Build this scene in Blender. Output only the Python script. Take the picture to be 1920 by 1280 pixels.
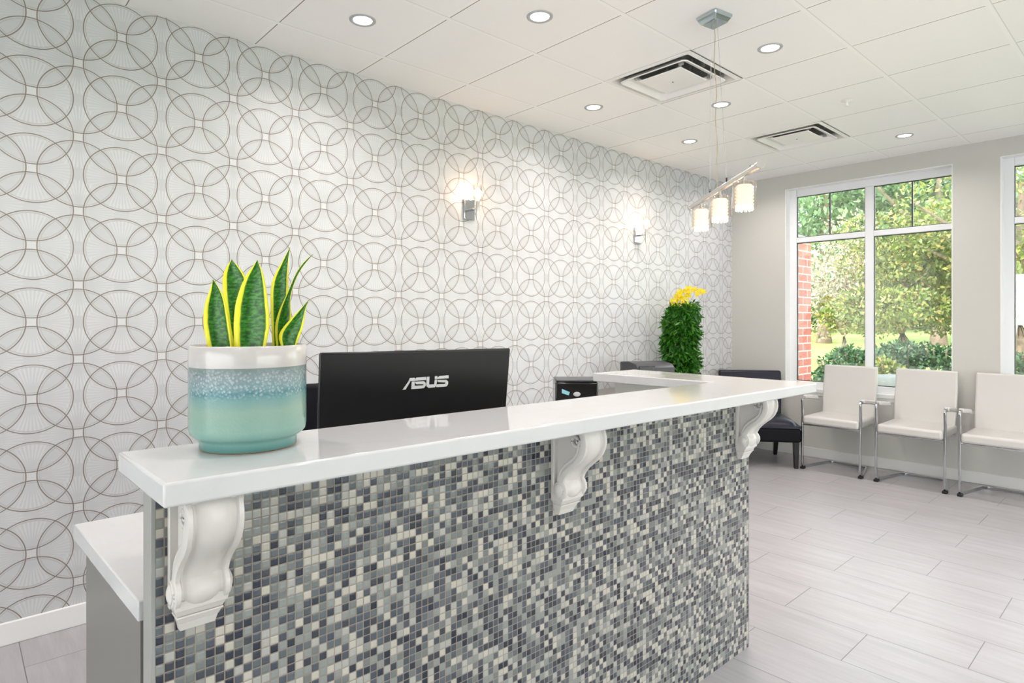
import bpy, bmesh, math, random
import numpy as np
from mathutils import Vector, Matrix
for o in list(bpy.data.objects): bpy.data.objects.remove(o)
S = bpy.context.scene
COL = S.collection
PI = math.pi
# ------------------------------------------------------------------ camera
ALPHA = 0.7389; CA, SA = math.cos(ALPHA), math.sin(ALPHA)
CH = 1.404                       # eye height
cam_d = bpy.data.cameras.new('camera'); cam = bpy.data.objects.new('camera', cam_d); COL.objects.link(cam)
cam.location = (0, 0, CH); cam.rotation_euler = (PI/2, 0, -ALPHA)
cam_d.sensor_width = 36; cam_d.lens = 1154.2*36/1920
cam_d.shift_x = (960-957.3)/1920; cam_d.shift_y = -(640-596.9)/1920
cam_d.clip_start = .05; cam_d.clip_end = 300
S.camera = cam
# ------------------------------------------------------------------ world, sun, exposure
S.view_settings.view_transform = 'Standard'; S.view_settings.look = 'None'
S.view_settings.gamma = 1; S.view_settings.use_curve_mapping = False
S.view_settings.exposure = 1.03
W = bpy.data.worlds.new('sky'); S.world = W; W.use_nodes = True
nt = W.node_tree; nt.nodes.clear()
tc = nt.nodes.new('ShaderNodeTexCoord'); sp = nt.nodes.new('ShaderNodeSeparateXYZ'); rp = nt.nodes.new('ShaderNodeValToRGB')
bg = nt.nodes.new('ShaderNodeBackground'); wo = nt.nodes.new('ShaderNodeOutputWorld')
nt.links.new(tc.outputs['Generated'], sp.inputs[0]); nt.links.new(sp.outputs['Z'], rp.inputs[0])
rp.color_ramp.elements[0].position = 0.0; rp.color_ramp.elements[0].color = (1, .985, .98, 1)
rp.color_ramp.elements[1].position = 0.9; rp.color_ramp.elements[1].color = (.66, .80, 1, 1)
nt.links.new(rp.outputs[0], bg.inputs[0]); bg.inputs[1].default_value = 3.4
nt.links.new(bg.outputs[0], wo.inputs[0])
sd = bpy.data.lights.new('sun', 'SUN'); sd.energy = 4.5; sd.angle = math.radians(2); sd.color = (1, .95, .86)
so = bpy.data.objects.new('sun', sd); COL.objects.link(so)
so.rotation_euler = Vector((.66, -.28, -.69)).to_track_quat('-Z', 'Y').to_euler()
LAMP = 1.0     # common scale of the room's lamps

def light(name, kind, loc, energy, color=(1, .86, .7), size=.1, rot=None, parent=None, **kw):
    d = bpy.data.lights.new(name, kind); d.energy = energy; d.color = color
    if kind == 'AREA': d.shape = 'DISK'; d.size = size
    elif kind in ('POINT', 'SPOT'): d.shadow_soft_size = size
    for k, v in kw.items(): setattr(d, k, v)
    o = bpy.data.objects.new(name, d); COL.objects.link(o); o.location = loc
    if rot: o.rotation_euler = rot
    if parent: o.parent = parent
    return o

# ------------------------------------------------------------------ node helper
class N:
    def __init__(s, name):
        s.m = bpy.data.materials.new(name); s.m.use_nodes = True; s.t = s.m.node_tree; s.t.nodes.clear()
        s.out = s.t.nodes.new('ShaderNodeOutputMaterial')
    def n(s, typ, **kw):
        o = s.t.nodes.new(typ)
        for k, v in kw.items(): setattr(o, k, v)
        return o
    def l(s, a, b): s.t.links.new(a, b)
    def put(s, inp, v):
        if isinstance(v, (int, float)): inp.default_value = v
        elif isinstance(v, (tuple, list)):
            inp.default_value = tuple(v)+((1,) if len(v) == 3 and len(inp.default_value) == 4 else ())
        else: s.l(v, inp)
    def math(s, op, a, b=None, c=None, clamp=False):
        o = s.n('ShaderNodeMath', operation=op, use_clamp=clamp)
        s.put(o.inputs[0], a)
        if b is not None: s.put(o.inputs[1], b)
        if c is not None: s.put(o.inputs[2], c)
        return o.outputs[0]
    def band(s, d, w0, w1):          # 1 where |d|<w0, falling to 0 at w1
        mr = s.n('ShaderNodeMapRange', interpolation_type='SMOOTHSTEP')
        s.put(mr.inputs[0], s.math('ABSOLUTE', d)); s.put(mr.inputs[1], w0); s.put(mr.inputs[2], w1)
        mr.inputs[3].default_value = 1; mr.inputs[4].default_value = 0
        return mr.outputs[0]
    def mix(s, f, a, b, blend='MIX'):
        o = s.n('ShaderNodeMix', data_type='RGBA', blend_type=blend)
        s.put(o.inputs[0], f); s.put(o.inputs[6], a); s.put(o.inputs[7], b); return o.outputs[2]
    def pos(s):
        g = s.n('ShaderNodeNewGeometry'); q = s.n('ShaderNodeSeparateXYZ'); s.l(g.outputs['Position'], q.inputs[0]); return q.outputs, g
    def obj(s):
        g = s.n('ShaderNodeTexCoord'); q = s.n('ShaderNodeSeparateXYZ'); s.l(g.outputs['Object'], q.inputs[0]); return q.outputs, g.outputs['Object']
    def comb(s, x, y, z=0.0):
        c = s.n('ShaderNodeCombineXYZ'); s.put(c.inputs[0], x); s.put(c.inputs[1], y); s.put(c.inputs[2], z); return c.outputs[0]
    def noise(s, vec, scale, detail=3, rough=.55):
        o = s.n('ShaderNodeTexNoise'); s.put(o.inputs['Vector'], vec); o.inputs['Scale'].default_value = scale
        o.inputs['Detail'].default_value = detail; o.inputs['Roughness'].default_value = rough; return o.outputs[0]
    def ramp(s, f, stops, interp='LINEAR'):
        o = s.n('ShaderNodeValToRGB'); s.put(o.inputs[0], f); cr = o.color_ramp; cr.interpolation = interp
        while len(cr.elements) < len(stops): cr.elements.new(.5)
        for e, (p, c) in zip(cr.elements, stops): e.position = p; e.color = tuple(c)+(1,)
        return o.outputs[0]
    def bump(s, h, strength=.3, dist=.002, normal=None):
        b = s.n('ShaderNodeBump'); s.put(b.inputs['Height'], h); b.inputs['Strength'].default_value = strength; b.inputs['Distance'].default_value = dist
        if normal is not None: s.l(normal, b.inputs['Normal'])
        return b.outputs[0]
    def bsdf(s, color=(.8, .8, .8), rough=.5, metal=0, spec=.5, normal=None, emit=None, estr=0, coat=0, sheen=0, trans=0, ior=1.45, sub=0, crough=.05):
        b = s.n('ShaderNodeBsdfPrincipled')
        s.put(b.inputs['Base Color'], color); s.put(b.inputs['Roughness'], rough); s.put(b.inputs['Metallic'], metal)
        s.put(b.inputs['Specular IOR Level'], spec); b.inputs['IOR'].default_value = ior
        b.inputs['Coat Weight'].default_value = coat; b.inputs['Coat Roughness'].default_value = crough
        b.inputs['Sheen Weight'].default_value = sheen; b.inputs['Transmission Weight'].default_value = trans
        if normal is not None: s.l(normal, b.inputs['Normal'])
        if emit is not None: s.put(b.inputs['Emission Color'], emit); s.put(b.inputs['Emission Strength'], estr)
        s.l(b.outputs[0], s.out.inputs[0]); return b

def srgb(r, g, b):
    f = lambda c: (c/255/12.92) if c/255 <= .04045 else ((c/255+.055)/1.055)**2.4
    return (f(r), f(g), f(b))
def plain(name, color, rough=.5, **kw):
    m = N(name); _, v = m.obj()
    h = m.noise(v, 60, 3)
    kw.setdefault('normal', m.bump(h, .05, .001))
    c = m.mix(m.math('MULTIPLY', m.noise(v, 7, 2), .12), color, tuple(x*.82 for x in color))
    m.bsdf(c, rough, **kw); return m.m

# ------------------------------------------------------------------ materials
def mat_wallpaper():
    m = N('circle_wallpaper'); p, g = m.pos()
    h = .1705
    u = m.math('DIVIDE', m.math('SUBTRACT', p[0], .2661), h)
    w = m.math('DIVIDE', m.math('SUBTRACT', p[2], 1.384+.004-.1697), .1697)   # odd rows carry the even columns' squares
    ue = m.math('SUBTRACT', u, m.math('MULTIPLY', m.math('ROUND', m.math('DIVIDE', u, 2)), 2))      # to nearest even column
    uo = m.math('SUBTRACT', m.math('SUBTRACT', u, 1), m.math('MULTIPLY', m.math('ROUND', m.math('DIVIDE', m.math('SUBTRACT', u, 1), 2)), 2))
    w1 = m.math('SUBTRACT', w, m.math('ROUND', w))
    wo_ = m.math('SUBTRACT', m.math('SUBTRACT', w, 1), m.math('MULTIPLY', m.math('ROUND', m.math('DIVIDE', m.math('SUBTRACT', w, 1), 2)), 2))
    we = m.math('SUBTRACT', w, m.math('MULTIPLY', m.math('ROUND', m.math('DIVIDE', w, 2)), 2))
    def dist(a, b): return m.math('SQRT', m.math('ADD', m.math('MULTIPLY', a, a), m.math('MULTIPLY', b, b)))
    R = .888
    ds = [dist(ue, w1), dist(ue, m.math('ADD', w1, 1)), dist(ue, m.math('SUBTRACT', w1, 1)), dist(uo, wo_)]
    line = None; soft = None
    for d in ds:
        e = m.math('SUBTRACT', d, R)
        b1 = m.band(e, .007, .017); b2 = m.math('MULTIPLY', m.band(m.math('ADD', e, .05), .004, .022), .30)  # b2: faint shadow line painted inside each circle to suggest relief
        line = b1 if line is None else m.math('MAXIMUM', line, b1)
        soft = b2 if soft is None else m.math('MAXIMUM', soft, b2)
    sq = m.math('MAXIMUM', m.math('MULTIPLY', m.band(ue, .085, .1), m.band(wo_, .085, .1)),
                m.math('MULTIPLY', m.band(uo, .085, .1), m.band(we, .085, .1)))
    # pleated fans that spread from the squares
    fan = None
    for a, b in ((ue, wo_), (uo, we)):
        r = dist(a, b)
        for q, s_ in ((m.math('ARCTAN2', a, b), 0), ):
            rid = m.math('ADD', m.math('MULTIPLY', m.math('SINE', m.math('MULTIPLY', q, 56)), .5), .5)
            inside = m.math('MULTIPLY', m.band(r, .80, .86), m.math('SUBTRACT', 1, m.band(r, .25, .6)))
            hour = m.math('MAXIMUM', m.band(m.math('DIVIDE', a, m.math('ADD', m.math('ABSOLUTE', b), .001)), .35, .6),
                          m.math('MULTIPLY', m.band(m.math('DIVIDE', b, m.math('ADD', m.math('ABSOLUTE', a), .001)), .3, .55), .7))
            f = m.math('MULTIPLY', rid, m.math('MULTIPLY', inside, hour))
            fan = f if fan is None else m.math('MAXIMUM', fan, f)
    cloud = m.noise(g.outputs['Position'], 3.0, 4)
    streak = m.noise(m.comb(m.math('MULTIPLY', p[0], 1.2), 0, m.math('MULTIPLY', p[2], 14)), 3, 3)
    base = m.mix(m.math('ADD', m.math('MULTIPLY', cloud, .6), m.math('MULTIPLY', streak, .4)), srgb(188, 190, 191), srgb(208, 210, 211))
    seam = m.math('MULTIPLY', m.band(uo, .02, .16), .12)
    base = m.mix(seam, base, srgb(160, 162, 160))
    base = m.mix(m.math('MULTIPLY', fan, .34), base, srgb(230, 232, 233))
    base = m.mix(m.math('MULTIPLY', sq, .45), base, srgb(224, 224, 222))
    base = m.mix(soft, base, srgb(150, 146, 140))
    base = m.mix(m.math('MULTIPLY', line, .92), base, srgb(126, 112, 100))
    hh = m.math('ADD', m.math('MULTIPLY', line, 1.0), m.math('MULTIPLY', fan, .35))
    m.bsdf(base, m.math('SUBTRACT', .46, m.math('MULTIPLY', fan, .05)), metal=.0, spec=.5, normal=m.bump(hh, .45, .0015))
    return m.m

def mat_mosaic():
    m = N('glass_mosaic'); p, _ = m.obj(); P = .01785
    u = m.math('DIVIDE', m.math('SUBTRACT', m.math('ADD', p[0], p[1]), .0), P); w = m.math('DIVIDE', p[2], .0181)
    cu = m.math('FLOOR', u); cw = m.math('FLOOR', w)
    fu = m.math('SUBTRACT', m.math('FRACT', u), .5); fw = m.math('SUBTRACT', m.math('FRACT', w), .5)
    wn = m.n('ShaderNodeTexWhiteNoise', noise_dimensions='2D'); m.l(m.comb(cu, cw), wn.inputs['Vector'])
    wn2 = m.n('ShaderNodeTexWhiteNoise', noise_dimensions='2D'); m.l(m.comb(m.math('ADD', cu, 37.0), cw), wn2.inputs['Vector'])
    col = m.ramp(wn.outputs[0], [(0, srgb(202, 198, 186)), (.16, srgb(182, 183, 177)), (.27, srgb(148, 154, 151)), (.40, srgb(118, 125, 124)),
                                 (.55, srgb(92, 101, 107)), (.66, srgb(70, 79, 91)), (.80, srgb(36, 45, 60))], 'CONSTANT')
    col = m.mix(1.0, m.mix(m.math('MULTIPLY', wn2.outputs[0], .18), col, (.25, .27, .27)), (.80, .80, .79), 'MULTIPLY')
    tile = m.math('MULTIPLY', m.band(fu, .425, .455), m.band(fw, .425, .455))
    pil = m.math('MULTIPLY', m.band(fu, .25, .47), m.band(fw, .25, .47))
    c = m.mix(tile, srgb(132, 122, 110), col)
    rough = m.math('ADD', .16, m.math('MULTIPLY', m.math('SUBTRACT', 1, tile), .6))
    tilt = m.math('ADD', m.math('MULTIPLY', m.math('MULTIPLY', fu, m.math('SUBTRACT', wn2.outputs[0], .5)), 1.2), m.math('MULTIPLY', pil, 1.0))
    m.bsdf(c, rough, spec=.55, normal=m.bump(tilt, .35, .0016)); return m.m

def mat_floor():
    m = N('plank_tile_floor'); p, g = m.pos(); PX, PY = .3105, .7315
    r = m.math('DIVIDE', m.math('SUBTRACT', p[0], 2.706), PX); rid = m.math('FLOOR', r)
    off = m.math('MULTIPLY', m.math('ABSOLUTE', m.math('MODULO', rid, 2)), .5)
    q = m.math('ADD', m.math('DIVIDE', m.math('SUBTRACT', p[1], .955), PY), off)
    cid = m.math('FLOOR', q)
    er = m.math('MULTIPLY', m.math('SUBTRACT', .5, m.math('ABSOLUTE', m.math('SUBTRACT', m.math('FRACT', r), .5))), PX)
    eq = m.math('MULTIPLY', m.math('SUBTRACT', .5, m.math('ABSOLUTE', m.math('SUBTRACT', m.math('FRACT', q), .5))), PY)
    gl = m.math('MAXIMUM', m.band(er, .0011, .0022), m.band(eq, .0011, .0022))
    wn = m.n('ShaderNodeTexWhiteNoise', noise_dimensions='2D'); m.l(m.comb(rid, cid), wn.inputs['Vector'])
    grain = m.noise(m.comb(m.math('MULTIPLY', p[0], 9), m.math('MULTIPLY', p[1], .9), m.math('MULTIPLY', wn.outputs[0], 40)), 2.6, 5, .6)
    fine = m.noise(m.comb(m.math('MULTIPLY', p[0], 60), m.math('MULTIPLY', p[1], 2.5), m.math('MULTIPLY', wn.outputs[0], 9)), 2.5, 3, .6)
    mixv = m.math('ADD', m.math('MULTIPLY', grain, .75), m.math('MULTIPLY', fine, .25))
    c = m.ramp(mixv, [(.25, srgb(154, 151, 152)), (.5, srgb(167, 165, 167)), (.75, srgb(179, 178, 181))])
    c = m.mix(m.math('MULTIPLY', wn.outputs[0], .10), c, srgb(166, 162, 162))
    c = m.mix(m.math('MULTIPLY', gl, .85), c, srgb(96, 92, 90))
    m.bsdf(c, m.math('ADD', .25, m.math('MULTIPLY', mixv, .12)), spec=.5, normal=m.bump(m.math('SUBTRACT', m.math('MULTIPLY', mixv, .15), gl), .3, .0012)); return m.m

CX0, CG = 1.2231, .6096
def mat_ceiling():
    m = N('ceiling_tiles'); p, g = m.pos()
    a = m.math('DIVIDE', m.math('SUBTRACT', p[0], CX0), CG)
    ea = m.math('MULTIPLY', m.math('SUBTRACT', m.math('FRACT', m.math('ADD', a, .5)), .5), CG)      # signed distance to the nearest line
    b = m.math('DIVIDE', m.math('SUBTRACT', p[1], 3.424-.3217), .6170)
    eb = m.math('MULTIPLY', m.math('SUBTRACT', m.math('FRACT', m.math('ADD', b, .5)), .5), CG)
    tee = m.math('MAXIMUM', m.band(ea, .010, .012), m.band(eb, .010, .012))
    crossgap = m.math('SUBTRACT', 1, m.band(eb, .012, .016))
    dark = m.math('MULTIPLY', m.band(m.math('SUBTRACT', ea, .0105), .0018, .0030), crossgap)  # shadow of the tile edge, painted as a thin dark line
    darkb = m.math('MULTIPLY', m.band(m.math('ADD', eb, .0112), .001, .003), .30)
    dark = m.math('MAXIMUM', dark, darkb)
    c = m.mix(m.math('MULTIPLY', m.noise(g.outputs['Position'], 2.0, 2), .3), srgb(246, 244, 242), srgb(241, 239, 237))
    c = m.mix(m.math('MULTIPLY', tee, .5), c, srgb(250, 249, 246))
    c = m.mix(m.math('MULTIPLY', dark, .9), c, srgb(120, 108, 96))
    m.bsdf(c, .8, spec=.2, normal=m.bump(m.math('ADD', m.math('MULTIPLY', m.noise(g.outputs['Position'], 350, 2), .12), m.math('MULTIPLY', tee, -.6)), .25, .0015)); return m.m

def mat_quartz():
    m = N('white_quartz'); _, v = m.obj()
    w = m.noise(v, 2.2, 6, .62)
    vein = m.band(m.math('SUBTRACT', w, .5), .0, .035)
    c = m.mix(m.math('MULTIPLY', m.noise(v, 6, 3), .35), srgb(200, 201, 201), srgb(190, 191, 191))
    c = m.mix(m.math('MULTIPLY', vein, .12), c, srgb(190, 184, 176))
    m.bsdf(c, .09, spec=.5, coat=.15); return m.m

def mat_paint(name, c, rough=.65):
    m = N(name); _, v = m.obj()
    cc = m.mix(m.math('MULTIPLY', m.noise(v, 1.2, 2), .25), c, tuple(x*.95 for x in c))
    m.bsdf(cc, rough, spec=.3, normal=m.bump(m.noise(v, 240, 2), .08, .001)); return m.m

def mat_chrome(name='chrome', c=(.52, .53, .55), rough=.12):
    m = N(name); _, v = m.obj()
    m.bsdf(c, m.math('ADD', rough, m.math('MULTIPLY', m.noise(v, 30, 2), .05)), metal=1); return m.m

def mat_leather(name, c, rough=.38, spec=.45):
    m = N(name); _, v = m.obj()
    vo = m.n('ShaderNodeTexVoronoi'); m.l(v, vo.inputs['Vector']); vo.inputs['Scale'].default_value = 420
    m.bsdf(m.mix(m.math('MULTIPLY', m.noise(v, 3, 2), .2), c, tuple(x*.9 for x in c)), rough, spec=spec, normal=m.bump(vo.outputs[0], .10, .0006)); return m.m

def mat_glass(name='clear_glass', tint=(.97, .99, .98), k=.10, fk=.9, cap=1.0):
    m = N(name); fr = m.n('ShaderNodeFresnel'); fr.inputs[0].default_value = 1.45
    tr = m.n('ShaderNodeBsdfTransparent'); tr.inputs[0].default_value = tint+(1,)
    gl = m.n('ShaderNodeBsdfGlossy'); gl.inputs['Roughness'].default_value = .02
    f = m.math('MINIMUM', m.math('ADD', m.math('MULTIPLY', fr.outputs[0], fk), k), cap)
    mx = m.n('ShaderNodeMixShader'); m.l(f, mx.inputs[0]); m.l(tr.outputs[0], mx.inputs[1]); m.l(gl.outputs[0], mx.inputs[2])
    m.l(mx.outputs[0], m.out.inputs[0]); return m.m

def mat_emit(name, c, s):
    m = N(name); m.bsdf(tuple(min(1, x*.8) for x in c), .4, emit=c, estr=s); return m.m

def mat_pot():
    m = N('glazed_ceramic'); p, v = m.obj()
    z = p[2]; wob = m.math('MULTIPLY', m.math('SUBTRACT', m.noise(v, 16, 3), .5), .02)
    zz = m.math('DIVIDE', m.math('ADD', z, wob), .217)
    body = m.ramp(zz, [(0, srgb(104, 160, 154)), (.10, srgb(122, 172, 164)), (.20, srgb(138, 178, 164)), (.40, srgb(146, 178, 162)), (.50, srgb(126, 168, 162)), (.56, srgb(92, 142, 148)), (.60, srgb(122, 160, 162)), (.70, srgb(140, 160, 162)), (.78, srgb(128, 146, 142))])
    # hammered dimples in the middle band
    ang = m.math('ARCTAN2', p[1], p[0])
    vo = m.n('ShaderNodeTexVoronoi'); m.l(m.comb(m.math('MULTIPLY', ang, .117), z), vo.inputs['Vector']); vo.inputs['Scale'].default_value = 170; vo.inputs['Randomness'].default_value = .9
    dz = m.band(m.math('SUBTRACT', z, .140), .018, .034)
    dim = m.math('MULTIPLY', m.math('SUBTRACT', 1, m.math('MULTIPLY', vo.outputs[0], 1.6)), m.math('ADD', m.math('MULTIPLY', dz, .9), .12))
    speck = m.math('MULTIPLY', dz, m.math('SUBTRACT', .55, vo.outputs[0]), clamp=True)
    body = m.mix(m.math('MULTIPLY', speck, 1.2, clamp=True), body, srgb(214, 222, 226))
    line = m.math('GREATER_THAN', z, .1735)
    c = m.mix(line, m.mix(1.0, body, (.84, .82, .84), 'MULTIPLY'), srgb(190, 186, 183))
    foot = m.math('LESS_THAN', z, .0022)
    c = m.mix(foot, c, srgb(150, 118, 70))
    dimp = m.math('MULTIPLY', dim, m.math('SUBTRACT', 1, line))
    m.bsdf(c, .2, spec=.5, coat=.3, normal=m.bump(dimp, .5, .0015)); return m.m

def mat_sansevieria():
    m = N('snake_plant_leaf'); uv = m.n('ShaderNodeUVMap'); q = m.n('ShaderNodeSeparateXYZ'); m.l(uv.outputs[0], q.inputs[0])
    u, v = q.outputs[0], q.outputs[1]
    e = m.math('ABSOLUTE', m.math('SUBTRACT', m.math('MULTIPLY', u, 2), 1))
    _, ob = m.obj()
    e2 = m.math('ADD', e, m.math('MULTIPLY', m.math('SUBTRACT', m.noise(ob, 60, 2), .5), .08))
    nz = m.noise(m.comb(m.math('MULTIPLY', u, 3.0), m.math('MULTIPLY', v, 26), 0), 1.6, 4, .6)
    g = m.ramp(nz, [(.38, srgb(20, 66, 12)), (.5, srgb(36, 104, 20)), (.62, srgb(66, 136, 38))])
    side = m.band(m.math('SUBTRACT', e2, .72), .02, .08)
    g = m.mix(m.math('MULTIPLY', side, .7), g, srgb(96, 140, 60))
    mr = m.n('ShaderNodeMapRange', interpolation_type='SMOOTHSTEP'); m.l(e2, mr.inputs[0]); mr.inputs[1].default_value = .70; mr.inputs[2].default_value = .76
    c = m.mix(mr.outputs[0], g, srgb(240, 232, 40))
    m.bsdf(c, .32, spec=.45, normal=m.bump(nz, .15, .001)); return m.m

def mat_leaf(name, stops, rough=.5, trans=.25):
    m = N(name); g = m.n('ShaderNodeNewGeometry'); q = m.pos()[1]
    r = g.outputs['Random Per Island']
    c = m.ramp(r, stops)
    c = m.mix(m.math('MULTIPLY', m.noise(q.outputs['Position'], 1.3, 3), .5), c, m.mix(.5, c, stops[-1][1]))
    d = m.n('ShaderNodeBsdfPrincipled'); m.l(c, d.inputs['Base Color']); d.inputs['Roughness'].default_value = rough
    t = m.n('ShaderNodeBsdfTranslucent'); m.l(c, t.inputs[0])
    mx = m.n('ShaderNodeMixShader'); mx.inputs[0].default_value = trans
    m.l(d.outputs[0], mx.inputs[1]); m.l(t.outputs[0], mx.inputs[2]); m.l(mx.outputs[0], m.out.inputs[0]); return m.m

def mat_brick():
    m = N('red_brick'); p, g = m.pos()
    br = m.n('ShaderNodeTexBrick'); m.l(m.comb(m.math('ADD', p[0], p[1]), p[2]), br.inputs['Vector'])
    br.inputs['Scale'].default_value = 1; br.inputs['Brick Width'].default_value = .235; br.inputs['Row Height'].default_value = .0865
    br.inputs['Mortar Size'].default_value = .0065; br.inputs['Color1'].default_value = srgb(176, 92, 84)+(1,)
    br.inputs['Color2'].default_value = srgb(196, 112, 100)+(1,); br.inputs['Mortar'].default_value = srgb(222, 208, 208)+(1,)
    m.bsdf(m.mix(m.math('MULTIPLY', m.noise(g.outputs['Position'], 30, 3), .3), br.outputs[0], srgb(210, 150, 140)), .85, normal=m.bump(br.outputs['Fac'], -.5, .005)); return m.m

def mat_ground(name, a, b, sc=1.5):
    m = N(name); p, g = m.pos()
    m.bsdf(m.mix(m.noise(g.outputs['Position'], sc, 6, .7), a, b), .9, spec=.1, normal=m.bump(m.noise(g.outputs['Position'], 25, 3), .6, .02)); return m.m

M = dict(
    wallpaper=mat_wallpaper(), mosaic=mat_mosaic(), floor=mat_floor(), ceil=mat_ceiling(), quartz=mat_quartz(),
    wall=mat_paint('sage_grey_paint', srgb(196, 195, 189)), white=mat_paint('white_gloss_paint', srgb(238, 238, 237), .35),
    base=mat_paint('baseboard_white', srgb(216, 216, 213), .4), frame=mat_paint('window_frame_white', srgb(232, 234, 236), .35), corbel=plain('white_satin_corbel', srgb(204, 200, 195), .25),
    greylam=mat_paint('grey_laminate', srgb(118, 115, 111), .35), greige=mat_paint('greige_laminate', srgb(196, 195, 190), .5), trim=plain('grey_end_trim', srgb(150, 150, 146), .4),
    chrome=mat_chrome(), nickel=mat_chrome('brushed_nickel', (.62, .60, .57), .22), white_leather=mat_leather('white_leather', srgb(200, 198, 194)),
    navy=mat_leather('navy_leather', srgb(14, 18, 34), .36, .4), navyfab=mat_leather('navy_fabric', srgb(9, 10, 18), .6, .2), blackwood=plain('black_wood', srgb(14, 13, 15), .35),
    rubber=plain('black_rubber', (.012, .012, .012), .6), black=plain('black_plastic', srgb(13, 13, 15), .30), gloss_black=plain('gloss_black_plastic', srgb(14, 14, 16), .12),
    silverlogo=plain('silver_lettering', srgb(206, 206, 206), .35), darkgrey=plain('dark_grey_plastic', srgb(62, 64, 68), .35), glass=mat_glass(), shade_glass=mat_glass('shade_glass', (.99, .975, .96), .06, .7, .38),
    led=mat_emit('led_lens', (1, .98, .94), 3.2), crystal=mat_emit('lit_crystal', (1, .80, .62), .34), bulb=mat_emit('warm_bulb', (1, .82, .58), 9),
    pot=mat_pot(), sans=mat_sansevieria(), soil=mat_ground('potting_soil', (.02, .014, .01), (.06, .04, .03), 60), ring=plain('satin_grey_ring', srgb(176, 176, 178), .35), vent=mat_paint('vent_white', srgb(236, 234, 231), .45),
    duct=plain('duct_metal', (.40, .41, .40), .45, metal=.3), steelcable=mat_chrome('steel_cable', (.5, .49, .47), .35), cord=plain('clear_cord', srgb(176, 160, 132), .4),
    canopy=mat_chrome('polished_canopy', (.50, .58, .60), .08), paper=plain('pale_blue_sticker', srgb(150, 214, 228), .4), brick=mat_brick(), stone=mat_ground('grey_stone', srgb(78, 82, 78), srgb(120, 122, 116), 4),
    lawn=mat_ground('lawn_grass', srgb(112, 140, 60), srgb(190, 196, 120), .7), mulch=mat_ground('mulch', srgb(70, 52, 40), srgb(120, 98, 80), 4),
    paving=mat_ground('bounce_paving', srgb(230, 222, 212), srgb(240, 234, 226), 2),  # very pale so the unseen ground bounces light onto the ceiling
    bark=mat_ground('tree_bark', srgb(110, 92, 78), srgb(160, 140, 124), 8),
    fern=mat_leaf('fern_green', [(0, srgb(8, 56, 6)), (.5, srgb(20, 92, 10)), (1, srgb(76, 146, 30))], .4, .2),
    petal=mat_leaf('yellow_petal', [(0, srgb(228, 206, 10)), (.8, srgb(240, 224, 20)), (1, srgb(238, 196, 30))], .5, .3),
    coping=plain('pale_coping', srgb(206, 204, 202), .7),
)

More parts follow.
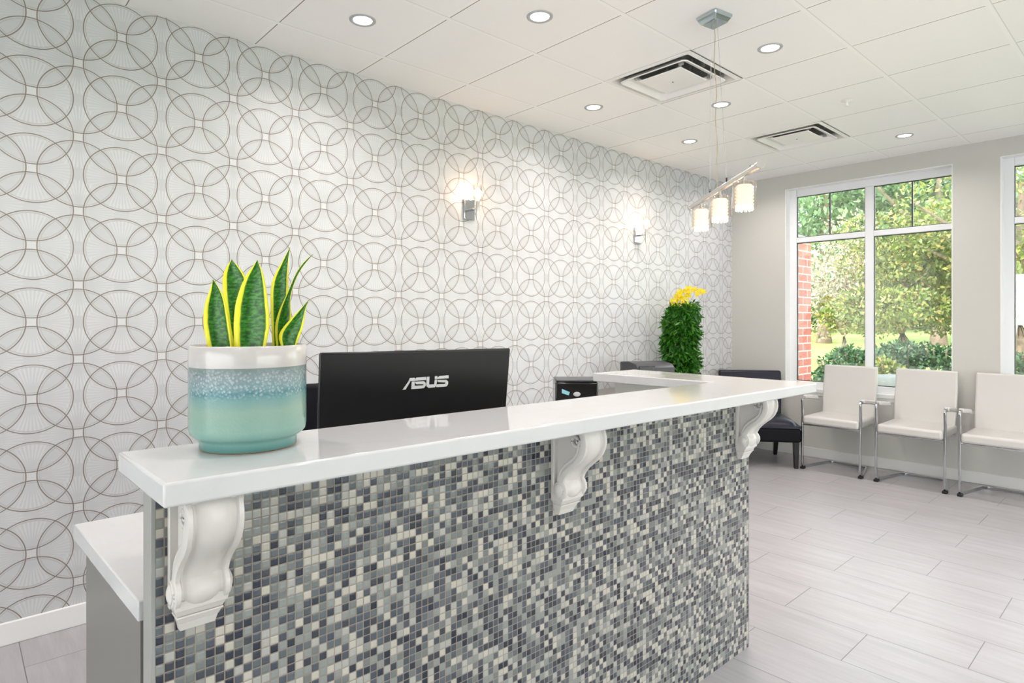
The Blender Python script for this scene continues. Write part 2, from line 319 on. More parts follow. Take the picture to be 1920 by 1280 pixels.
# ------------------------------------------------------------------ mesh helpers
class MB:
    def __init__(s): s.v = []; s.f = []; s.uv = {}
    def add(s, vs, fs):
        o = len(s.v); s.v += [tuple(v) for v in vs]; s.f += [tuple(i+o for i in f) for f in fs]; return s
    def box(s, a, b, mat=None):
        x0, y0, z0 = a; x1, y1, z1 = b
        vs = [(x0,y0,z0),(x1,y0,z0),(x1,y1,z0),(x0,y1,z0),(x0,y0,z1),(x1,y0,z1),(x1,y1,z1),(x0,y1,z1)]
        if mat: vs = [mat @ Vector(v) for v in vs]
        return s.add(vs, [(0,3,2,1),(4,5,6,7),(0,1,5,4),(1,2,6,5),(2,3,7,6),(3,0,4,7)])
    def prism(s, poly, z0, z1):
        n = len(poly)
        return s.add([(x, y, z0) for x, y in poly]+[(x, y, z1) for x, y in poly],
                     [tuple(range(n))[::-1], tuple(range(n, 2*n))]+[(i, (i+1) % n, n+(i+1) % n, n+i) for i in range(n)])
    def lathe(s, prof, seg=48, c=(0, 0, 0), cap=True):
        n = len(prof); vs = []; fs = []
        for k in range(seg):
            a = 2*PI*k/seg
            for r, z in prof: vs.append((c[0]+r*math.cos(a), c[1]+r*math.sin(a), c[2]+z))
        for k in range(seg):
            k2 = (k+1) % seg
            for i in range(n-1): fs.append((k*n+i, k2*n+i, k2*n+i+1, k*n+i+1))
        if cap:
            fs.append(tuple(k*n for k in range(seg))[::-1]); fs.append(tuple(k*n+n-1 for k in range(seg)))
        return s.add(vs, fs)
    def sweep(s, path, prof, up=(0, 0, 1), closed=False, cap=True, scales=None):
        P = [Vector(p) for p in path]; n = len(P); m = len(prof); vs = []; fs = []; up = Vector(up)
        for i, p in enumerate(P):
            if closed: t = P[(i+1) % n]-P[i-1]
            else: t = P[min(i+1, n-1)]-P[max(i-1, 0)]
            t.normalize(); a = up.cross(t)
            if a.length < 1e-4: a = Vector((1, 0, 0)).cross(t)
            a.normalize(); b = t.cross(a); k = 1
            if 0 < i < n-1:
                t1 = (P[i]-P[i-1]).normalized(); c = max(.6, t1.dot(t)); k = 1/c
            sc = scales[i] if scales else 1
            for (x, y) in prof: vs.append(p+(a*x+b*y)*sc*(k if len(prof) == 4 else 1))
        for i in range(n if closed else n-1):
            j = (i+1) % n
            for q in range(m): fs.append((i*m+q, i*m+(q+1) % m, j*m+(q+1) % m, j*m+q))
        if cap and not closed: fs.append(tuple(range(m))[::-1]); fs.append(tuple(range((n-1)*m, n*m)))
        return s.add(vs, fs)
    def tube(s, path, r, seg=10, **kw):
        return s.sweep(path, [(r*math.cos(2*PI*k/seg), r*math.sin(2*PI*k/seg)) for k in range(seg)], **kw)
    def build(s, name, mat, parent=None, bevel=0, seg=2, smooth=True, sub=0, loc=None, fixn=True, angle=40):
        me = bpy.data.meshes.new(name); me.from_pydata(s.v, [], s.f); me.validate()
        if fixn:
            b = bmesh.new(); b.from_mesh(me); bmesh.ops.recalc_face_normals(b, faces=b.faces[:]); b.to_mesh(me); b.free()
        me.materials.append(mat)
        o = bpy.data.objects.new(name, me); COL.objects.link(o)
        if parent: o.parent = parent
        if loc: o.location = loc
        if bevel:
            d = o.modifiers.new('bevel', 'BEVEL'); d.width = bevel; d.segments = seg; d.limit_method = 'ANGLE'; d.angle_limit = math.radians(35)
        if sub:
            d = o.modifiers.new('sub', 'SUBSURF'); d.levels = sub; d.render_levels = sub
        if smooth:
            for p in me.polygons: p.use_smooth = True
            try: me.set_sharp_from_angle(angle=math.radians(angle))
            except Exception: pass
        return o

def thing(name, label, cat, loc=(0, 0, 0), rz=0, group=None):
    o = bpy.data.objects.new(name, None); COL.objects.link(o); o.location = loc; o.rotation_euler = (0, 0, rz)
    o.empty_display_size = .1; o['label'] = label; o['category'] = cat
    if group: o['group'] = group
    return o
def tag(o, label, cat, group=None, kind=None):
    o['label'] = label; o['category'] = cat
    if group: o['group'] = group
    if kind: o['kind'] = kind
    return o
def struct(o, label=None):
    o['kind'] = 'structure'
    if label: o['label'] = label
    return o
def dup(root, loc, rz=None, label=None):
    def cp(o, par):
        c = o.copy(); COL.objects.link(c); c.parent = par
        for ch in list(kids.get(o.name, [])): cp(ch, c)
        return c
    kids = {}
    for o in list(bpy.data.objects):
        if o.parent: kids.setdefault(o.parent.name, []).append(o)
    c = cp(root, None); c.location = loc
    if rz is not None: c.rotation_euler = (0, 0, rz)
    if label: c['label'] = label
    return c
def box(name, a, b, mat, parent=None, bevel=.002, **kw): return MB().box(a, b).build(name, mat, parent, bevel, **kw)

# ------------------------------------------------------------------ room shell
YW = 3.424; XW = 6.47; ZC = 2.902; XL = -3.0; YR = -3.6; T = .2
struct(box('floor', (XL, YR, -.1), (XW, YW, 0), M['floor'], bevel=0), 'pale grey wood-look plank tile floor')
struct(box('wall_left', (XL-T, YW, 0), (XW+T, YW+T, ZC+.3), M['wallpaper'], bevel=0), 'silver-grey wallpaper with interlocking circle pattern')
RW = (-3.2, 2.5)  # rear opening added so daylight enters from behind the camera
mb = MB(); mb.box((XL-T, YR-T, 0), (XL, RW[0], ZC+.3)); mb.box((XL-T, RW[1], 0), (XL, YW, ZC+.3)); mb.box((XL-T, RW[0], 2.4), (XL, RW[1], ZC+.3))
struct(mb.build('wall_rear', M['wall'], bevel=0, smooth=False), 'painted wall behind the camera with an opening added for daylight')
def daylight_screen(n, label, loc, hw, k, rz):  # unseen glazing, added to bring daylight into the room
    w = bpy.data.objects.new('window_%d' % n, None); COL.objects.link(w); struct(w, label); w.location = loc; w.rotation_euler = (0, 0, rz)
    mb = MB(); gx = [-hw+.08+(2*hw-.16)*i/k for i in range(k+1)]
    mb.box((-hw, -.03, 0), (-hw+.08, .03, 2.4)); mb.box((hw-.08, -.03, 0), (hw, .03, 2.4)); mb.box((-hw+.08, -.03, 2.32), (hw-.08, .03, 2.4)); mb.box((-hw+.08, -.03, 0), (hw-.08, .03, .1))
    for x in gx[1:-1]: mb.box((x-.035, -.03, .1), (x+.035, .03, 2.32))
    mb.build('window_frame', M['frame'], w, .004)
    for a, b in zip(gx[:-1], gx[1:]): MB().box((a+.036, -.005, .101), (b-.036, .005, 2.319)).build('window_pane', M['glass'], w, smooth=False)
daylight_screen(5, 'glazed screen added behind the camera for daylight', (XL-.1, (RW[0]+RW[1])/2, 0), (RW[1]-RW[0])/2, 4, PI/2)
# window wall with three openings
WZ0, WZ1 = .685, 2.752
wins = [(1.374, 2.829), (-.413, 1.042), (-2.20, -.745)]
mb = MB()
mb.box((XW, YR-T, 0), (XW+T, YW, WZ0)); mb.box((XW, YR-T, WZ1), (XW+T, YW, ZC+.3))
ys = [YR-T]+[y for w in reversed(wins) for y in w]+[YW]
for i in range(0, len(ys), 2): mb.box((XW, ys[i], WZ0), (XW+T, ys[i+1], WZ1))
struct(mb.build('wall_front', M['wall'], bevel=0, smooth=False), 'pale grey-green painted window wall')
# side wall beyond the frame, with an opening added to let daylight in
EW = (0.0, 6.0)
mb = MB(); mb.box((XL-T, YR-T, 0), (EW[0], YR, ZC+.3)); mb.box((EW[1], YR-T, 0), (XW, YR, ZC+.3)); mb.box((EW[0], YR-T, 2.4), (EW[1], YR, ZC+.3))
struct(mb.build('wall_right', M['wall'], bevel=0, smooth=False), 'painted wall with an opening added for daylight')
# ceiling with two openings for the diffusers
BY = [YW, YW-.3117, YW-.9427, YW-1.563, YW-2.178]
V1 = (CX0+3*CG, CX0+4*CG, BY[3], BY[2]); V2 = (CX0+6*CG, CX0+7*CG, BY[3], BY[2])
xs = sorted({XL-T, V1[0], V1[1], V2[0], V2[1], XW+T}); mb = MB()
for i in range(5):
    if i in (1, 3):
        mb.box((xs[i], YR-T, ZC), (xs[i+1], BY[3], ZC+.05)); mb.box((xs[i], BY[2], ZC), (xs[i+1], YW+T, ZC+.05))
    else: mb.box((xs[i], YR-T, ZC), (xs[i+1], YW+T, ZC+.05))
struct(mb.build('ceiling', M['ceil'], bevel=0, smooth=False), 'white suspended ceiling of square tiles')
struct(box('roof', (XL-T, YR-T, ZC+.3), (XW+T+.25, YW+T, ZC+.45), M['wall'], bevel=0))
# baseboards
struct(box('baseboard_left', (XL, YW-.014, 0), (XW, YW, .098), M['white'], bevel=.004))
struct(box('baseboard_front', (XW-.014, YR, 0), (XW, YW-.014, .098), M['base'], bevel=.004))
struct(box('baseboard_rear', (XL, YR, 0), (XL+.014, YW-.014, .098), M['white'], bevel=.004))
# windows
def window(n, y0, y1, label):
    w = bpy.data.objects.new('window_%d' % n, None); COL.objects.link(w); struct(w, label); w.location = (XW+.10, (y0+y1)/2, WZ0)
    yc = (y0+y1)/2
    def L(a, b): return (a[0]-w.location.x, a[1]-yc, a[2]-WZ0), (b[0]-w.location.x, b[1]-yc, b[2]-WZ0)
    def bb(m_, a, b): m_.box(*L(a, b))
    X0, X1 = XW+.095, XW+.15
    fw = .075; fr = .014; ml = .075; mc = (2.0268+2.1001)/2-2.1015+yc; hz0, hz1 = 2.195, 2.250; top = WZ1-.075; bot = WZ0+.07
    m_ = MB(); bb(m_, (X0, y0, WZ0), (X1, y0+fr, WZ1)); bb(m_, (X0, y1-fw, WZ0), (X1, y1, WZ1))
    bb(m_, (X0, y0+fr, WZ0), (X1, y1-fw, bot)); bb(m_, (X0, y0+fr, top), (X1, y1-fw, WZ1))
    bb(m_, (X0, mc-ml/2, bot), (X1, mc+ml/2, top)); bb(m_, (X0, y0+fr, hz0), (X1, mc-ml/2, hz1)); bb(m_, (X0, mc+ml/2, hz0), (X1, y1-fw, hz1))
    m_.build('window_frame', M['frame'], w, .006)
    m_ = MB(); bb(m_, (XW-.012, y0-.02, WZ0-.028), (X0, y1+.02, WZ0+.006)); bb(m_, (XW-.002, y0-.02, WZ0-.06), (XW-.0, y1+.02, WZ0-.028)); m_.build('window_sill', M['white'], w, .004)
    # reveal lining in white
    m_ = MB(); bb(m_, (XW-.002, y0, WZ1-.006), (X0, y1, WZ1)); bb(m_, (XW-.002, y0, WZ0), (X0, y0+.006, WZ1-.006)); bb(m_, (XW-.002, y1-.006, WZ0), (X0, y1, WZ1-.006)); m_.build('window_reveal', M['white'], w, 0)
    # dark glazing gaskets and panes
    for a, b, z0, z1 in ((y0+fr, mc-ml/2, bot, hz0), (mc+ml/2, y1-fw, bot, hz0), (y0+fr, mc-ml/2, hz1, top), (mc+ml/2, y1-fw, hz1, top)):
        m_ = MB(); g = .007; gx0, gx1 = X0+.018, X0+.034
        bb(m_, (gx0, a, z0), (gx1, a+g, z1)); bb(m_, (gx0, b-g, z0), (gx1, b, z1)); bb(m_, (gx0, a+g, z0), (gx1, b-g, z0+g)); bb(m_, (gx0, a+g, z1-g), (gx1, b-g, z1))
        if z0 > 2: bb(m_, (gx0, (a+b)/2-.006, z0+g), (gx1, (a+b)/2+.006, z1-g))
        ga = m_.build('glazing_bead', M['darkgrey'], w, 0)
        m_ = MB(); bb(m_, (X0+.024, a+g, z0+g), (X0+.030, b-g, z1-g)); m_.build('window_pane', M['glass'], w, 0, smooth=False)
    return w
window(1, *wins[0], 'white framed window behind the waiting chairs, brick pier seen through its left pane')
window(2, *wins[1], 'white framed window at the right edge')
window(3, *wins[2], 'white framed window beyond the right edge')
daylight_screen(4, 'glazed side screen added out of view for daylight', ((EW[0]+EW[1])/2, YR-.1, 0), (EW[1]-EW[0])/2, 5, 0)

# ------------------------------------------------------------------ reception counter
RC = thing('reception_counter', 'long L-shaped reception counter fronted with grey, white and navy glass mosaic', 'counter', (.278, 1.285, 0), -.0105)
ZB = 1.089; PL = 2.252
# local frame: x along the front, y toward the patterned wall
fw_ = MB().box((0.004, 0, 0), (PL, .060, ZB)).build('mosaic_front', M['mosaic'], RC, 0, smooth=False)
fw_['label'] = 'front wall faced in small square glass mosaic'
box('end_trim', (-.004, .0, 0), (.004, .064, ZB), M['trim'], RC, .001)
box('inner_panel', (0.004, .060, 0), (2.17, .072, ZB), M['greige'], RC, .001)
box('return_wall', (2.17, .060, 0), (PL, .66, ZB), M['greige'], RC, .002)
# bar top: one L-shaped quartz slab
c_, s_ = 1, 0
poly = [(.2606, 1.1364), (2.728, 1.058), (2.712, 1.995), (2.388, 2.008), (2.432, 1.372), (.2545, 1.4713)]
bt = MB().prism(poly, ZB, 1.131).build('bar_top', M['quartz'], None, .005, 3)
tag(bt, 'white quartz L-shaped bar top running along the top of the mosaic counter', 'countertop')
# lower desk
dk = MB().prism([(.268, 1.362), (2.36, 1.345), (2.36, 1.98), (.242, 1.985)], .818, .859).build('desk_top', M['quartz'], None, .003, 2)
dk.name = 'lower_countertop'; tag(dk, 'lower white quartz desk top behind the mosaic counter, seen at lower left', 'countertop')
dc = thing('desk_cabinet', 'grey laminate desk base with a flat end panel under the lower desk top', 'cabinet', (.275, 1.362, 0))
MB().prism([(-.003, 0), (.02, 0), (.0, .475), (-.025, .475)], 0, .818).build('side_panel', M['greylam'], dc, .001)
box('side_panel', (2.04, 0, 0), (2.06, .475, .818), M['greylam'], dc, .001)
box('back_panel', (.02, 0, .1), (2.04, .018, .8), M['greylam'], dc, .001)

# ------------------------------------------------------------------ corbels
def corbel_proto(label, loc):
    t = thing('corbel', label, 'corbel', loc, -.0105, 'carved corbels under the bar top')
    Wd = .096
    # silhouette: (distance from wall, z below the slab)
    pr = [(.118, 0), (.125, -.006), (.140-.0105, -.016), (.1335, -.030), (.1345, -.045), (.131, -.062), (.122, -.080), (.106, -.098), (.086, -.114), (.070, -.128), (.056, -.143),
          (.049, -.156), (.046, -.164), (.051, -.170), (.057, -.180), (.058, -.192), (.053, -.203), (.045, -.211), (.040, -.214)]
    # cross profile over the width: raised side fillets, coves and a bulged centre
    U = [(-1, 0), (-.96, .0035), (-.80, .0035), (-.74, -.0035), (-.66, -.0045), (-.5, .000), (-.3, .0035), (0, .005), (.3, .0035), (.5, .000), (.66, -.0045), (.74, -.0035), (.80, .0035), (.96, .0035), (1, 0)]
    mb = MB(); nu = len(U); vs = []; fs = []
    hw = Wd/2
    for i, (d, z) in enumerate(pr):
        a = pr[max(i-1, 0)]; b = pr[min(i+1, len(pr)-1)]; tx, tz = b[0]-a[0], b[1]-a[1]; L = math.hypot(tx, tz); nx, nz = -tz/L, tx/L
        if nx < 0 and i < 12: nx, nz = -nx, -nz
        k = .35 if i == 0 else 1
        flare = 1.0+(.05 if i < 2 else 0)
        for u, o in U: vs.append((hw+u*hw*flare, -(d+nx*o*k), z+nz*o*k))
    for i in range(len(pr)-1):
        for j in range(nu-1): fs.append((i*nu+j, i*nu+j+1, (i+1)*nu+j+1, (i+1)*nu+j))
    # back layer 16 mm behind the face gives the front band its thickness
    o = len(vs)
    for d, z in pr:
        dd = max(d-.016, .012)
        vs.append((0, -dd, z)); vs.append((Wd, -dd, z))
    for i in range(len(pr)-1):
        fs.append((i*nu, (i+1)*nu, o+2*(i+1), o+2*i)); fs.append((i*nu+nu-1, o+2*i+1, o+2*(i+1)+1, (i+1)*nu+nu-1))
    mb.add(vs, fs)
    mb.build('scroll_face', M['corbel'], t, 0, angle=50, fixn=True)
    # recessed core
    core = [(0, 0)]+[(max(d-.012, .01), z) for d, z in pr]+[(0, -.214)]
    n = len(core); x0, x1 = .015, Wd-.015
    MB().add([(x0, -d, z) for d, z in core]+[(x1, -d, z) for d, z in core], [tuple(range(n)), tuple(range(n, 2*n))[::-1]]+[(i, (i+1) % n, n+(i+1) % n, n+i) for i in range(n)]).build('body', M['corbel'], t, 0, smooth=False)
    # back plate
    box('back_plate', (.0, -.014, -.226), (Wd, 0, 0), M['corbel'], t, .002)
    # side scroll rails
    for x in (.0075, Wd-.0075):
        mb = MB(); path = []
        cx_, cz_ = .093, -.036                    # upper volute
        for k in range(26):
            a = -PI*.2+k*.34; r = .006+.0165*k/25
            path.append((x, -(cx_+r*math.cos(a)), cz_+r*math.sin(a)))
        path = path[:22]
        for d, z in [(.100, -.072), (.088, -.086), (.070, -.100), (.052, -.114), (.038, -.130), (.029, -.148), (.026, -.166)]: path.append((x, -d, z))
        mb.tube(path, .0058, 8)
        path = [(x, -(d-.030), z) for d, z in pr[4:12]]
        mb.tube([(x, -d, z) for d, z in [(.112, -.050), (.108, -.068), (.094, -.086), (.076, -.103), (.058, -.118), (.045, -.133), (.037, -.150), (.034, -.166)]], .0048, 8)
        mb.build('scroll_rail', M['corbel'], t)
        mb = MB(); s = -1 if x < .04 else 1
        ring = [(x, -(.034+.017*math.cos(a)), -.190+.021*math.sin(a)) for a in [2*PI*q/20 for q in range(20)]]
        ring = [(px_+s*.006, py_, pz_) for px_, py_, pz_ in ring]; mb.tube(ring, .0050, 8, closed=True)
        mb.lathe([(0, 0), (.017, 0), (.016, .006), (.008, .010), (.0, .011)], 20, cap=False)
        base = len(mb.v)-20*5
        for q in range(base, len(mb.v)):
            px, py, pz = mb.v[q]; mb.v[q] = (x+s*.006+s*pz, -.034+px, -.190+py*1.2)
        mb.build('volute', M['corbel'], t)
    # stepped foot: three mouldings narrowing downwards, and two rolls carrying them
    mb = MB()
    def step(zt, zb, dt, db, it, ib):
        mb.add([(it, 0, zt), (Wd-it, 0, zt), (Wd-it, -dt, zt), (it, -dt, zt), (ib, 0, zb), (Wd-ib, 0, zb), (Wd-ib, -db, zb), (ib, -db, zb)],
               [(3, 2, 1, 0), (4, 5, 6, 7), (0, 1, 5, 4), (1, 2, 6, 5), (2, 3, 7, 6), (3, 0, 4, 7)])
    step(-.202, -.222, .050, .046, -.001, .002); step(-.222, -.236, .043, .034, .003, .008); step(-.236, -.240, .037, .037, .007, .007)
    step(-.240, -.253, .034, .026, .009, .013); step(-.253, -.270, .026, .018, .014, .017)
    mb.build('stepped_foot', M['corbel'], t, .0012)
    # cap moulding under the slab
    mb = MB(); mb.box((-.002, -.124, -.010), (Wd+.002, 0, 0)); mb.build('cap', M['corbel'], t, .003)
    return t
cy = lambda x: 1.285-.0105*(x-.278)
cb = corbel_proto('white carved corbel at the near left end of the mosaic counter, the largest in view', (.301, cy(.301), ZB))
dup(cb, (1.322, cy(1.322), ZB), None, 'white carved corbel halfway along the mosaic counter')
dup(cb, (2.413, cy(2.413), ZB), None, 'white carved corbel at the far end of the mosaic counter, before the navy chair')

# ------------------------------------------------------------------ planter with snake plant
EX = Vector((CA, -SA, 0)); ED = Vector((SA, CA, 0))
PT = thing('plant_pot', 'round white and turquoise glazed ceramic pot holding a snake plant', 'plant pot', (.478, 1.363, 1.131))
mb = MB(); r = .1174
mb.lathe([(0, .0), (.094, 0), (.097, .002), (.098, .018), (.099, .022), (.108, .026), (.115, .034), (r, .046), (r, .172), (r+.0005, .1735), (r, .214), (r-.002, .217), (r-.006, .217), (r-.008, .213), (r-.009, .17), (0, .165)], 96, cap=False)
mb.build('pot_body', M['pot'], PT, 0, angle=60)
MB().lathe([(0, .1905), (r-.0085, .188), (r-.0085, .182), (0, .181)], 48, cap=False).build('soil', M['soil'], PT)
SP = thing('snake_plant', 'snake plant with dark green yellow-edged leaves growing in the turquoise pot', 'plant', (.478, 1.363, 1.319))
LV = [(-.045,[(-0.0089,0.0513,0.2006),(-0.012,0.0549,0.2143),(-0.0137,0.064,0.2597),(-0.0099,0.0608,0.3019),(0.0038,0.0555,0.3442),(0.0165,0.0513,0.3653),(0.0281,0.046,0.3801),(0.0344,0.0422,0.3885),(0.0388,0.0393,0.3948)]),
(-.012,[(-0.0805,-0.0308,0.1989),(-0.0853,-0.0304,0.213),(-0.0939,-0.0362,0.2594),(-0.0924,-0.0416,0.2918),(-0.0866,-0.046,0.3134),(-0.0784,-0.0535,0.3328),(-0.0736,-0.0615,0.3458),(-0.071,-0.0704,0.3566)]),
(.055,[(-0.0579,-0.0308,0.1956),(-0.0737,-0.0285,0.2588),(-0.0861,-0.0296,0.3265),(-0.0895,-0.0308,0.3604),(-0.089,-0.0369,0.3717),(-0.0861,-0.0466,0.3829),(-0.0809,-0.0567,0.3942),(-0.0755,-0.0658,0.4021),(-0.0712,-0.0707,0.4078)]),
(.051,[(0.0318,0.0565,0.1961),(0.0273,0.0609,0.2589),(0.0246,0.0627,0.3037),(0.0233,0.0636,0.3485),(0.0307,0.0621,0.371),(0.0426,0.0616,0.3934),(0.0542,0.0616,0.4158),(0.0596,0.0627,0.427),(0.0632,0.0639,0.4348)]),
(.022,[(0.052,0.0738,0.1981),(0.0465,0.0793,0.2374),(0.0465,0.0814,0.2593),(0.0509,0.083,0.2811),(0.0596,0.0786,0.3029),(0.0699,0.0786,0.3248),(0.0799,0.0865,0.351),(0.0858,0.0917,0.3685),(0.0978,0.1044,0.3903),(0.1098,0.1164,0.4056),(0.1247,0.1254,0.4165)]),
(-.02,[(0.0808,0.1,0.2006),(0.0756,0.1079,0.2143),(0.0692,0.1150,0.2344),(0.076,0.1214,0.2492),(0.095,0.1258,0.2703),(0.1157,0.1288,0.2914),(0.1262,0.1315,0.3019),(0.1383,0.1387,0.3146)]),
(.031,[(-0.0863,-0.0753,0.1973),(-0.100,-0.0885,0.2481),(-0.1086,-0.0929,0.2701),(-0.1124,-0.0996,0.2922),(-0.1095,-0.1018,0.3033),(-0.1031,-0.1024,0.3143)])]
def leaf(depth, rows):
    # resample rows smoothly (Catmull-like by numpy interpolation), cross-section is a shallow trough
    z = np.array([q[2] for q in rows]); a = np.array([q[0] for q in rows]); b = np.array([q[1] for q in rows])
    sc = (1.329+depth)/(1.329+{-.045:-.029,-.012:.001,.055:.061,.051:.051,.022:.016,-.02:-.029,.031:.031}[depth])
    zz = np.linspace(z[0]-.006, z[-1], 22); a = np.interp(zz, z, a); b = np.interp(zz, z, b)
    for _ in range(2):
        a[1:-1] = (a[:-2]+2*a[1:-1]+a[2:])/4; b[1:-1] = (b[:-2]+2*b[1:-1]+b[2:])/4
    K = 9; vs = []; uvs = []; fs = []; n = len(zz)
    for side in (0, 1):
        for i in range(n):
            w = (b[i]-a[i])/2; c = (a[i]+b[i])/2
            for k in range(K):
                t = -1+2*k/(K-1)
                dep = depth+.35*w*(1-t*t)*1.0 + side*.0022*(1-t*t*.9)+.02*max(0, (i/n))**2*(1 if depth > 0 else -.3)
                p = EX*((c+w*t)*sc)+ED*dep; vs.append((p.x, p.y, (zz[i]-.188))); uvs.append(((t+1)/2, i/n*(zz[-1]-zz[0])/.25))
        o = side*n*K
        for i in range(n-1):
            for k in range(K-1): fs.append((o+i*K+k, o+i*K+k+1, o+(i+1)*K+k+1, o+(i+1)*K+k))
    N_ = n*K
    for i in range(n-1):
        fs.append((i*K, (i+1)*K, N_+(i+1)*K, N_+i*K)); fs.append((i*K+K-1, N_+i*K+K-1, N_+(i+1)*K+K-1, (i+1)*K+K-1))
    me = bpy.data.meshes.new('leaf'); me.from_pydata(vs, [], fs); me.materials.append(M['sans'])
    ul = me.uv_layers.new(name='UVMap')
    for lp in me.loops: ul.data[lp.index].uv = uvs[lp.vertex_index]
    for p in me.polygons: p.use_smooth = True
    o = bpy.data.objects.new('leaf', me); COL.objects.link(o); o.parent = SP
for d_, r_ in LV: leaf(d_, r_)

# ------------------------------------------------------------------ monitor (seen from the back)
MA = Vector((.82, 1.75, 1.30)); MU = Vector((.9659, -.2589, 0)).normalized(); MNv = Vector((.2589, .9659, 0)).normalized()
tl = math.atan(.16); MD = (MNv*math.sin(tl)+Vector((0, 0, -1))*math.cos(tl)).normalized(); MF = MD.cross(MU).normalized()   # MF faces the camera side
if MF.y > 0: MF = -MF
MW, MH = .645, .372
MO = thing('computer_monitor', 'large black computer monitor seen from behind, standing behind the bar top', 'monitor', (MA.x+MU.x*MW/2+MNv.x*.08, MA.y+MU.y*MW/2+MNv.y*.08, .859))
mo_l = MO.location.copy()
def mpt(u, d, f): return MA+MU*u+MD*d+MF*f-mo_l
def mbox(u0, u1, d0, d1, f0, f1):
    m_ = MB(); vs = [mpt(u, d, f) for f in (f0, f1) for u, d in ((u0, d0), (u1, d0), (u1, d1), (u0, d1))]
    return m_.add(vs, [(0, 1, 2, 3), (7, 6, 5, 4), (0, 4, 5, 1), (1, 5, 6, 2), (2, 6, 7, 3), (3, 7, 4, 0)])
mbox(0, MW, 0, MH, -.014, 0).build('back_shell', M['black'], MO, .006, 3)
mbox(.004, MW-.004, .004, MH-.004, -.022, -.0141).build('screen_bezel', M['gloss_black'], MO, .002)
mbox(MW/2-.04, MW/2+.04, .30, .43, -.0, .02).build('stand_neck', M['black'], MO, .004)
MB().box((-.13, -.10, .0), (.13, .10, .012), Matrix.Rotation(-.262, 4, 'Z')).build('stand_base', M['black'], MO, .005)
LOGO = [[(0.2626,0.127),(0.2726,0.1269),(0.2875,0.1002),(0.2813,0.0995)],[(0.2813,0.0991),(0.2852,0.0888),(0.3015,0.089),(0.3029,0.0907),(0.3029,0.0991)],
[(0.292,0.1008),(0.3021,0.1009),(0.3023,0.1157),(0.2976,0.1216),(0.2918,0.1263)],[(0.3031,0.0991),(0.3045,0.0925),(0.3071,0.0887),(0.3406,0.0882),(0.3412,0.0983)],
[(0.3035,0.1019),(0.334,0.1022),(0.34,0.1081),(0.3411,0.116),(0.3352,0.1247),(0.3261,0.1259),(0.2918,0.1263),(0.2984,0.1159),(0.3313,0.1158),(0.3332,0.1134),(0.3311,0.1119),(0.3083,0.1108),(0.3041,0.1064)],
[(0.3429,0.0881),(0.3516,0.0879),(0.3519,0.1143),(0.3699,0.1143),(0.3707,0.0989),(0.3789,0.0989),(0.3785,0.1089),(0.3766,0.119),(0.3722,0.1244),(0.3514,0.1254),(0.3442,0.1207),(0.342,0.1127)],
[(0.3704,0.087),(0.3793,0.0869),(0.3793,0.0965),(0.3706,0.0966)],[(0.3797,0.0965),(0.3802,0.0926),(0.3864,0.0872),(0.4187,0.086),(0.4193,0.096)],
[(0.3813,0.1),(0.4119,0.1012),(0.4183,0.1074),(0.4188,0.1154),(0.4145,0.1232),(0.4074,0.1242),(0.378,0.1242),(0.3766,0.1201),(0.3786,0.1148),(0.4069,0.1146),(0.4097,0.1121),(0.4066,0.1097),(0.3829,0.1074),(0.3807,0.1033)]]
mb = MB()
for q in LOGO:
    n = len(q); mb.add([mpt(u, d, .0002) for u, d in q]+[mpt(u, d, .0014) for u, d in q], [tuple(range(n)), tuple(range(n, 2*n))[::-1]]+[(i, (i+1) % n, n+(i+1) % n, n+i) for i in range(n)])
lg = mb.build('logo', M['silverlogo'], MO, smooth=False); lg['label'] = 'silver ASUS lettering'

# ------------------------------------------------------------------ office chair behind the monitor
OC = thing('office_chair', 'dark navy office chair back just visible between the pot and the monitor', 'office chair', (1.22, 2.28, 0), -.35)
mb = MB()
for k in range(5):
    a = k*2*PI/5; mb.sweep([(0, 0, .10), (.28*math.cos(a), .28*math.sin(a), .07)], [(-.02, -.015), (.02, -.015), (.02, .015), (-.02, .015)], scales=[1.2, .8])
mb.lathe([(.03, .06), (.03, .14), (.02, .14), (.02, .44), (.03, .44)], 16)
mb.build('base', M['black'], OC, .003)
for k in range(5):
    a = k*2*PI/5; MB().tube([(.28*math.cos(a)-.02*math.sin(a), .28*math.sin(a)+.02*math.cos(a), .028), (.28*math.cos(a)+.02*math.sin(a), .28*math.sin(a)-.02*math.cos(a), .028)], .028, 16).build('caster', M['black'], OC)
MB().box((-.25, -.25, .44), (.25, .25, .53)).build('seat', M['navyfab'], OC, .035, 4)
def padded(path, w, th, name, mat, par):
    m_ = MB(); n = len(path); vs = []
    for (y, z, k) in path:
        for (x, t) in ((-w/2*k, 0), (w/2*k, 0), (w/2*k, th), (-w/2*k, th)): vs.append((x, y+t, z))
    fs = [(3, 2, 1, 0), tuple(range(4*n-4, 4*n))]
    for i in range(n-1):
        for q in range(4): fs.append((i*4+q, i*4+(q+1) % 4, (i+1)*4+(q+1) % 4, (i+1)*4+q))
    m_.add(vs, fs); return m_.build(name, mat, par, .02, 4)
padded([(.20, .60, .95), (.22, .80, 1.0), (.24, 1.0, 1.0), (.27, 1.115, .93)], .46, .06, 'backrest', M['navyfab'], OC)
MB().tube([(0, .1, .46), (0, .27, .50), (0, .30, .80)], .018, 10).build('back_support', M['black'], OC)

